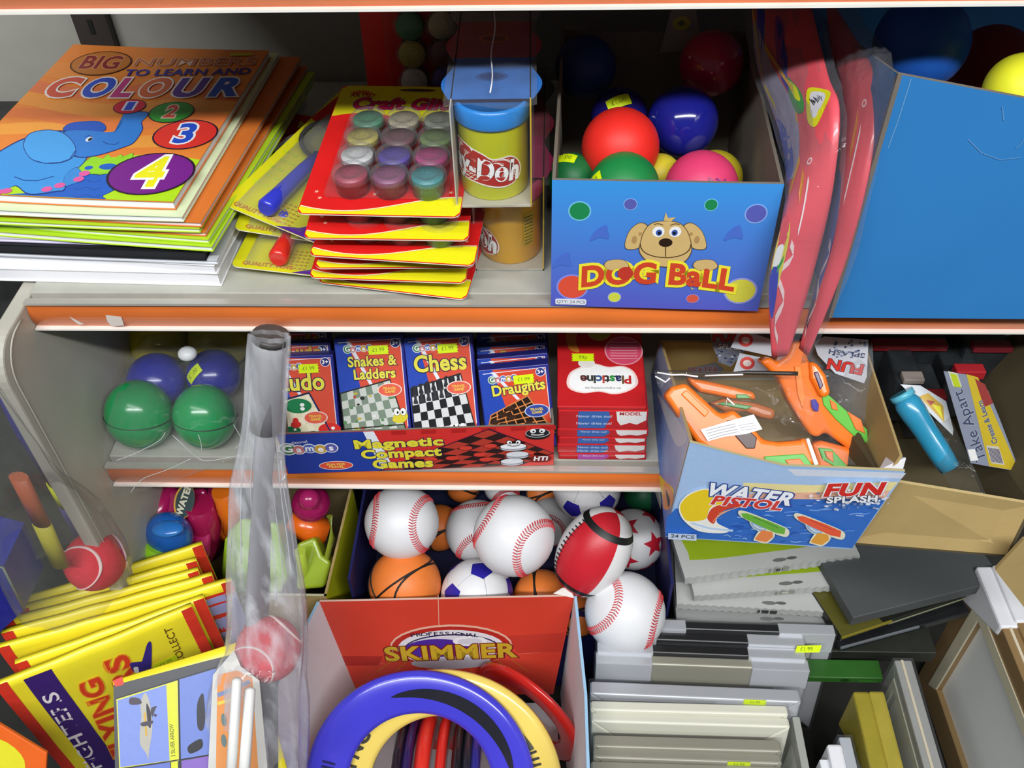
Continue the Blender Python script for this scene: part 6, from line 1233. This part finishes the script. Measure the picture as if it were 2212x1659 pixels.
sideframe('pale film wrapped frame between the white and gold cornered frames', (1812, 1592), -.452, .2, .2, .012, .02, mat('b8bcc4', .3), None, None, 0, .0, .05, None, True)

# ================================================================== yellow glider packets
GY = 'yellow flying glider packets'
YL = mat('f6e62e', .35, var=.04, scale=20); YR = 'dc3a28'
def packet(label, tl, tr, z_, hgt, kind, th=.006, rear=None):
    A = W(*tl, z=z_); Bq = W(*tr, z=z_); M = basis(A, Bq, A+Vector((0, 0, 1))) if rear is None else basis(A, Bq, A-(rear-A)); w = (Bq-A).length
    flat = kind == 'back'
    def mp(x, yy, h):
        p = M @ Vector((x, yy, h))
        if flat: return p
        q = min(1, max(0, -yy/.02)); k_ = math.sin(PI*max(0, min(1, x/w)))*.5+.5; return p+M.col[2].xyz*(math.sin(q*PI/2)*.004*k_+noise.noise(Vector((x*30, yy*30, z_*50)))*.0012)
    t = thing('glider_packet', label, 'toy packet', mp(w/2, -hgt, 0), GY)
    b = MB(); b.grid(lambda u, v_: mp(w*(1-u)*1.0, -hgt*v_, 0), 24, 24, YL); o = b.build('packet', t); q = o.modifiers.new('S', 'SOLIDIFY'); q.thickness = th; q.offset = -1
    a = Art(M, mapf=None if flat else (lambda x, yy, h: mp(x, yy, h)), h0=.0004, dh=3e-5)
    def strip(x0, y0, x1, y1, c, n=14):
        a.put([(x0+(x1-x0)*i/n, y0+(y1-y0)*j/n) for i in range(n+1) for j in range(n+1)], [(i*(n+1)+j, (i+1)*(n+1)+j, (i+1)*(n+1)+j+1, i*(n+1)+j+1) for i in range(n) for j in range(n)], c)
    zz = Zc(0, 1140, 3.16); X = lambda x, y: a.uv(*zz((x, y))[0])
    if not flat: strip(0, -.0, .011, -hgt, YR); strip(w-.011, 0, w, -hgt, YR)
    if kind == 'front':
        x0 = X(200, 1085)[0]; x1 = X(390, 1010)[0]; strip(x0, -.006, x1, -hgt, '3c2070')
        a.textpx('JET FIGHTERS', (243, 1712), (104, 1489), 30, 'f4f0f4', bold=.015)
        a.textpx('FLYING', (268, 1625), (193, 1461), 46, 'e0421e', bold=.03, rim='f49a28', rimw=.03)
        a.textpx('GLIDERS', (345, 1625), (248, 1412), 50, 'e0421e', bold=.03, rim='f49a28', rimw=.03)
        a.blob([X(*p_) for p_ in ((880, 905), (905, 895), (950, 925), (975, 850), (1000, 770), (1025, 760), (1030, 830), (1020, 950), (975, 970), (930, 960), (900, 950))], '3a2a88'); a.blob([X(*p_) for p_ in ((905, 930), (935, 925), (940, 965), (915, 960))], 'e8e8f0')
        a.textpx('12 TO COLLECT', (414, 1475), (362, 1352), 17, '6a4a1a', bold=.005)
        p_ = X(1125, 900); tagp(a, p_[0], p_[1], .026, .010, .0, '£1.99')
    if kind == 'picture': x0 = w-.045; strip(x0, -.012, w-.0, -hgt, YR); strip(x0+.003, -.016, w-.0, -hgt, 'a8a8dc'); a.ell(w-.004, -.018, .003, .004, 'b03a48')
    if flat:
        P_ = lambda *p: [X(*q_) for q_ in p]
        a.poly(P_((775, 1075), (1420, 905), (1900, 790), (1900, 1900), (790, 1900)), '4c4c50'); a.poly(P_((770, 1045), (835, 1015), (845, 1070), (790, 1085)), YR)
        a.poly(P_((795, 1170), (1215, 1040), (1225, 1590), (815, 1640)), 'dcdc50'); a.poly(P_((803, 1178), (1135, 1072), (1158, 1588), (822, 1634)), '8296dc'); a.poly(P_((1146, 1068), (1196, 1050), (1212, 1578), (1166, 1590)), 'dfe23a')
        a.poly(P_((1225, 1035), (1560, 935), (1575, 1520), (1236, 1578)), '7388d0'); a.poly(P_((825, 1650), (1160, 1600), (1175, 2100), (840, 2150)), '6a7ccc'); a.poly(P_((1168, 1600), (1214, 1592), (1230, 2100), (1180, 2110)), 'dfe23a'); a.poly(P_((1240, 1590), (1575, 1530), (1590, 2050), (1250, 2090)), '8a6ac0')
        a.blob(P_((985, 1130), (1010, 1150), (1035, 1260), (1040, 1380), (1022, 1500), (1012, 1585), (1000, 1540), (960, 1480), (955, 1400), (965, 1300), (960, 1200)), 'b8b4a8'); a.blob(P_((1030, 1235), (1070, 1215), (1060, 1240), (1040, 1290)), '4a4452'); a.blob(P_((890, 1160), (950, 1165), (965, 1200), (890, 1205)), '4a4452'); a.blob(P_((1000, 1200), (1030, 1260), (1030, 1360), (1010, 1340)), '3a3640'); a.line(P_((990, 1260), (1000, 1420)), .0016, 'd8a83a'); a.blob(P_((965, 1330), (1040, 1315), (1035, 1340), (975, 1355)), '4a4452'); a.blob(P_((1050, 1270), (1072, 1275), (1060, 1292)), '4a4452')
        a.textpx('3 SILVER ARROW', (375, 1634), (371, 1564), 9, '4a4a30')
        a.blob(P_((1365, 1150), (1390, 1140), (1400, 1300), (1385, 1380), (1350, 1360), (1345, 1220)), '34343c'); a.blob(P_((1285, 1490), (1370, 1440), (1380, 1500), (1300, 1540)), '2a2a30'); a.blob(P_((1290, 1690), (1340, 1660), (1350, 1760), (1300, 1800)), 'b03a50')
        for q_ in (((815, 1645), (1600, 1525)), ((1218, 1035), (1232, 1900)), ((795, 1165), (1560, 925))): a.line(P_(*q_), .0010, '2c2c30')
    a.build('packet_print', t); return t
for k, (tl, tr, lb, kd) in enumerate((((5, 1310), (437, 1176), 'yellow glider packet at the very back of the fan, red band at its right end', 'plain'), ((36, 1318), (424, 1210), 'second yellow glider packet from the back, short of the others', 'plain'), ((4, 1345), (428, 1232), 'third yellow glider packet from the back with a black mark at its end', 'plain'),
    ((2, 1368), (458, 1243), 'fourth yellow glider packet from the back with broad red end', 'plain'), ((-6, 1400), (500, 1254), 'yellow glider packet showing a lilac picture on its right', 'picture'), ((32, 1434), (440, 1290), 'yellow glider packet right behind the lettered one, black corner showing', 'plain'))):
    packet(lb, tl, tr, -.335, .25, kd)
packet('front yellow glider packet with purple Jet Fighters band and red Flying Gliders lettering', (-12, 1482), (414, 1309), -.333, .25, 'front')
packet('glider packet turned back to front showing jets and Silver Arrow caption', (243, 1472), (545, 1378), -.330, .22, 'back', rear=W(262, 1800, z=-.42))
c = W(30, 1620, y=-.22); M = basis(c, c+Vector((1, 0, -.2)), c+Vector((.0, .5, .85))); t = thing('orange_packet', 'orange and yellow packet tucked behind the lettered glider packet', 'toy packet', c); b = MB(); b.slab([(-.09, -.24), (.03, -.24), (.03, .0), (-.03, .035), (-.09, .035)], .004, mat('ee6a24', .35), M); b.build('packet', t, bevel=.001); a = Art(M); a.blob([(-.04, -.09), (.0, -.05), (.01, -.01), (-.02, .01), (-.05, -.03)], 'e8e030'); a.blob([(-.01, -.06), (.01, -.04), (.015, -.02), (.0, -.03)], 'c02a20'); a.line([(-.01, -.06), (.01, -.035), (.02, -.02)], .002, 'f0f0f0'); a.build('packet_print', t)

# ================================================================== bagged bat and ball sets
def tennisball(label, px, py, r, y, rot, group='red tennis balls in the bat bags'):
    c, R = B(px, py, r, y); t = thing('tennis_ball', label, 'ball', c-Vector((0, 0, R)), group); b = MB(); b.sphere(c, R, mat('dd2c3c', .85, var=.08, scale=300, bump=.5, bscale=1500), 36); b.build('felt', t)
    Mr = Euler([rad(v) for v in rot]).to_matrix(); b = MB(); b.tube([c+Mr @ (p*(R+.0001)) for p in tennis_curve(96)], .0019, mat('f2d0cc', .8), 6, closed=True, flat=.45); b.build('white_seam', t); return c, R
cb, Rb = tennisball('red tennis ball at the bottom of the hanging clear bat bag', 580, 1402, 70, -.125, (20, 25, 20))
def tubebag(name, label, path, film_, nang=40, nv=50, pleat=.12, cat='bag'):
    "path: (px, py, y, half width px)"
    C3 = cr([W(p[0], p[1], y=p[2]) for p in path], 10); Rr = cr([Vector((p[3]*mpp(W(p[0], p[1], y=p[2])), 0, 0)) for p in path], 10)
    t = thing(name, label, cat, C3[-1]); b = MB(); n = len(C3)
    def fn(u, v):
        k = min(v*(n-1), n-1.0001); i = int(k); c = C3[i].lerp(C3[i+1], k-i); R = Rr[i].lerp(Rr[i+1], k-i).x; q = 2*PI*u
        R2 = R*(1+pleat*math.sin(9*q+v*5)*.5+pleat*.6*noise.noise(Vector((math.cos(q)*2, math.sin(q)*2, v*7)))); vw = (CAM-c).normalized(); tn = (C3[i+1]-C3[i]).normalized(); sx_ = tn.cross(vw).normalized(); vv = sx_.cross(tn)
        return c+sx_*R2*math.cos(q)+vv*R2*(.42+.50*max(0, min(1, (v-.5)/.2)))*math.sin(q)
    b.grid(fn, nang, nv, film_); b.build('film', t); return t, fn
tB, fnB = tubebag('bat_bag', 'long crinkled clear bag hanging over the lower shelf with a bat and ball', [(582, 722, -.028, 42), (575, 850, -.04, 43), (566, 960, -.05, 46), (562, 1060, -.062, 58), (568, 1180, -.08, 72), (575, 1300, -.105, 80), (575, 1400, -.125, 84), (558, 1500, -.155, 100), (545, 1680, -.20, 108)], film('e6e8ee', .11, .55, .12, 26, .8, 1, dk=1), pleat=.16)
b = MB()
for q, v0, v1 in ((.62, .16, .60), (.68, .20, .64), (.74, .17, .62), (.80, .22, .60), (.86, .18, .55), (.58, .30, .55), (.71, .28, .66)): b.tube([fnB(q+.012*math.sin(8*v), v)+Vector((0, -.0005, 0)) for v in (v0+(v1-v0)*i/12 for i in range(13))], .00055, mat('d4d6dc', .2), 5)
b.build('pleat', tB, kind='stuff')  # pale strands imitate the bright streaks of light along the pleats
b = MB()
for pts in ([(.70, .02), (.69, .05), (.70, .09)], [(.66, .20), (.70, .215), (.76, .222), (.82, .228)], [(.55, .335), (.57, .35), (.60, .36)], [(.6, .12), (.61, .17)]): b.tube([fnB(*p_)+Vector((0, -.001, .0006)) for p_ in pts], .0010, mat('ffffff', .1), 5)
b.build('crease_glint', tB, kind='stuff')  # white strands put in for glints on the crinkled film
t = thing('toy_bat', 'grey handled toy bat standing upright inside the hanging clear bag', 'bat', W(560, 1650, y=-.22)); b = MB(); b.tube([W(585, 728, y=-.022), W(582, 760, y=-.024), W(574, 925, y=-.042)], [.0148, .0142, .0140], mat('a5a5a8', .4, var=.1, scale=60), 18); b.build('grip', t)
b = MB(); b.tube([W(586, 722, y=-.022), W(585, 734, y=-.023)], .0155, mat('4a4744', .5), 18); b.build('grip_end', t)
b = MB(); b.tube([W(574, 930, y=-.045), W(566, 1060, y=-.06), W(556, 1300, y=-.095), W(550, 1660, y=-.17)], [.010, .009, .018, .022], mat('8c8c90', .5, var=.08), 14, flat=.5); b.build('blade', t)
for px_, y0, lb, w_ in ((512, 1470, 'dull white toy wicket stump in the clear bag', 11), (540, 1490, 'bright white toy wicket stump with rounded top in the clear bag', 12)):
    A = W(px_, y0, y=-.188); Bq = W(px_-14, 1690, y=-.255); t = thing('wicket_stump', lb, 'toy', Bq, 'white wicket stumps'); R = w_*mpp(A); d = (Bq-A); b = MB(); b.tube([A-d*.03, A-d*.015, A, A+d*.5, Bq], [R*.35, R*.8, R, R, R], mat('eeeeea', .4), 14); b.build('stump', t)
c = W(462, 1455, y=-.155); e_ = W(560, 1440, y=-.155); M = basis(c, e_, c+Vector((0, .78, .62))); t = thing('insert_card', 'orange and white printed card behind the stumps in the clear bag', 'card', c)
a = Art(M); pp = a.px((448, 1690), (460, 1458), (505, 1405), (520, 1440), (560, 1470), (580, 1690)); b = MB(); b.slab(pp, .0008, mat('dcdad4', .5), M); b.build('card', t)
a.poly(a.px((466, 1690), (470, 1458), (512, 1448), (545, 1465), (560, 1690)), 'f0a060'); a.line(a.px((470, 1502), (500, 1490), (540, 1472)), .004, '8a98c0'); a.line(a.px((470, 1520), (510, 1508)), .003, 'f0d860')
for y_ in (1555, 1600): x, y = a.uv(484, y_); a.ell(x, y, .003, .006, '7a8a88')
a.build('card_print', t)
# second bag at the left
tennisball('red tennis ball in the dusty clear bag at the left edge', 205, 1212, 64, -.06, (10, 55, 10))
tubebag('bat_bag', 'dusty clear bag slanting in from the left edge with a bat and ball', [(-120, 780, -.10, 60), (-30, 930, -.10, 70), (40, 1060, -.10, 90), (110, 1170, -.10, 125), (160, 1260, -.10, 120)], film('a8aca4', .10, .35, .15, 22, .8, dk=.8), pleat=.1)
A = W(50, 930, y=.01); Bq = W(122, 1045, y=.01); Cq = W(200, 1200, y=.01)
t = thing('blue_bat', 'toy bat with blue blade and yellow tip leaning outside the end panel', 'bat', Cq); b = MB(); b.tube([W(-20, 780, y=.01), A, Bq], .011, mat('241c86', .35, var=.06), 14, flat=.6); b.build('blue_blade', t); b = MB(); b.tube([Bq, W(146, 1090, y=.01)], .0122, mat('d8e010', .35), 14, flat=.6); b.build('yellow_band', t)
b = MB(); b.tube([W(146, 1090, y=.01), W(185, 1170, y=.01)], .0120, mat('4a3a78', .4), 14, flat=.6); b.build('bat_tip', t)
t = thing('second_bat', 'orange and yellow striped toy bat inside the dusty clear bag', 'bat', W(130, 1230, y=-.08)); b = MB(); b.tube([W(40, 1030, y=-.09), W(90, 1130, y=-.09)], .009, mat('a8583a', .4), 12, flat=.6); b.build('orange_stripe', t); b = MB(); b.tube([W(90, 1130, y=-.09), W(130, 1220, y=-.09)], .009, mat('a8a030', .4), 12, flat=.6); b.build('yellow_stripe', t)
# dark stock on the neighbouring bay
t = thing('dark_display_bin', 'near-black mesh bin in the neighbouring bay left of the end panel', 'bin', (-.66, .1, -.64)); b = MB(); b.box((-.72, .23, -.32), (.50, .26, .62), mat('1b1c1a', .7, var=.35, scale=45, bump=.5, bscale=60)); b.build('bin', t, bevel=.004)
c = W(22, 1190, y=-.09); t = thing('white_tag', 'small pale paper tag on the dark bin at the left edge', 'tag', c); M = basis(c, c+Vector((.6, 0, -1)), c+Vector((.5, .3, .5))); b = MB(); b.slab([(-.012, -.004), (.012, -.004), (.012, .004), (-.012, .004)], .0006, mat('8f928e', .6), M); b.build('paper', t)
c = W(0, 1225, y=-.12); t = thing('navy_box', 'navy blue box corner with pale edge at the left frame edge', 'box', c); M = basis(c, W(48, 1318, y=-.12), c+Vector((-.3, -.3, -1))); 
b = MB(); q = [W(-60, 1210, y=-.12), W(6, 1226, y=-.12), W(52, 1318, y=-.12), W(-60, 1420, y=-.12)][::-1]; b.hull8(q, None, .05, mat('1a1f8c', .45, var=.12, scale=60)); b.build('carton', t); b = MB(); b.tube([W(-60, 1210, y=-.121), W(6, 1226, y=-.121), W(52, 1318, y=-.121)], .0012, mat('8a9488', .6), 6); b.build('edge', t)
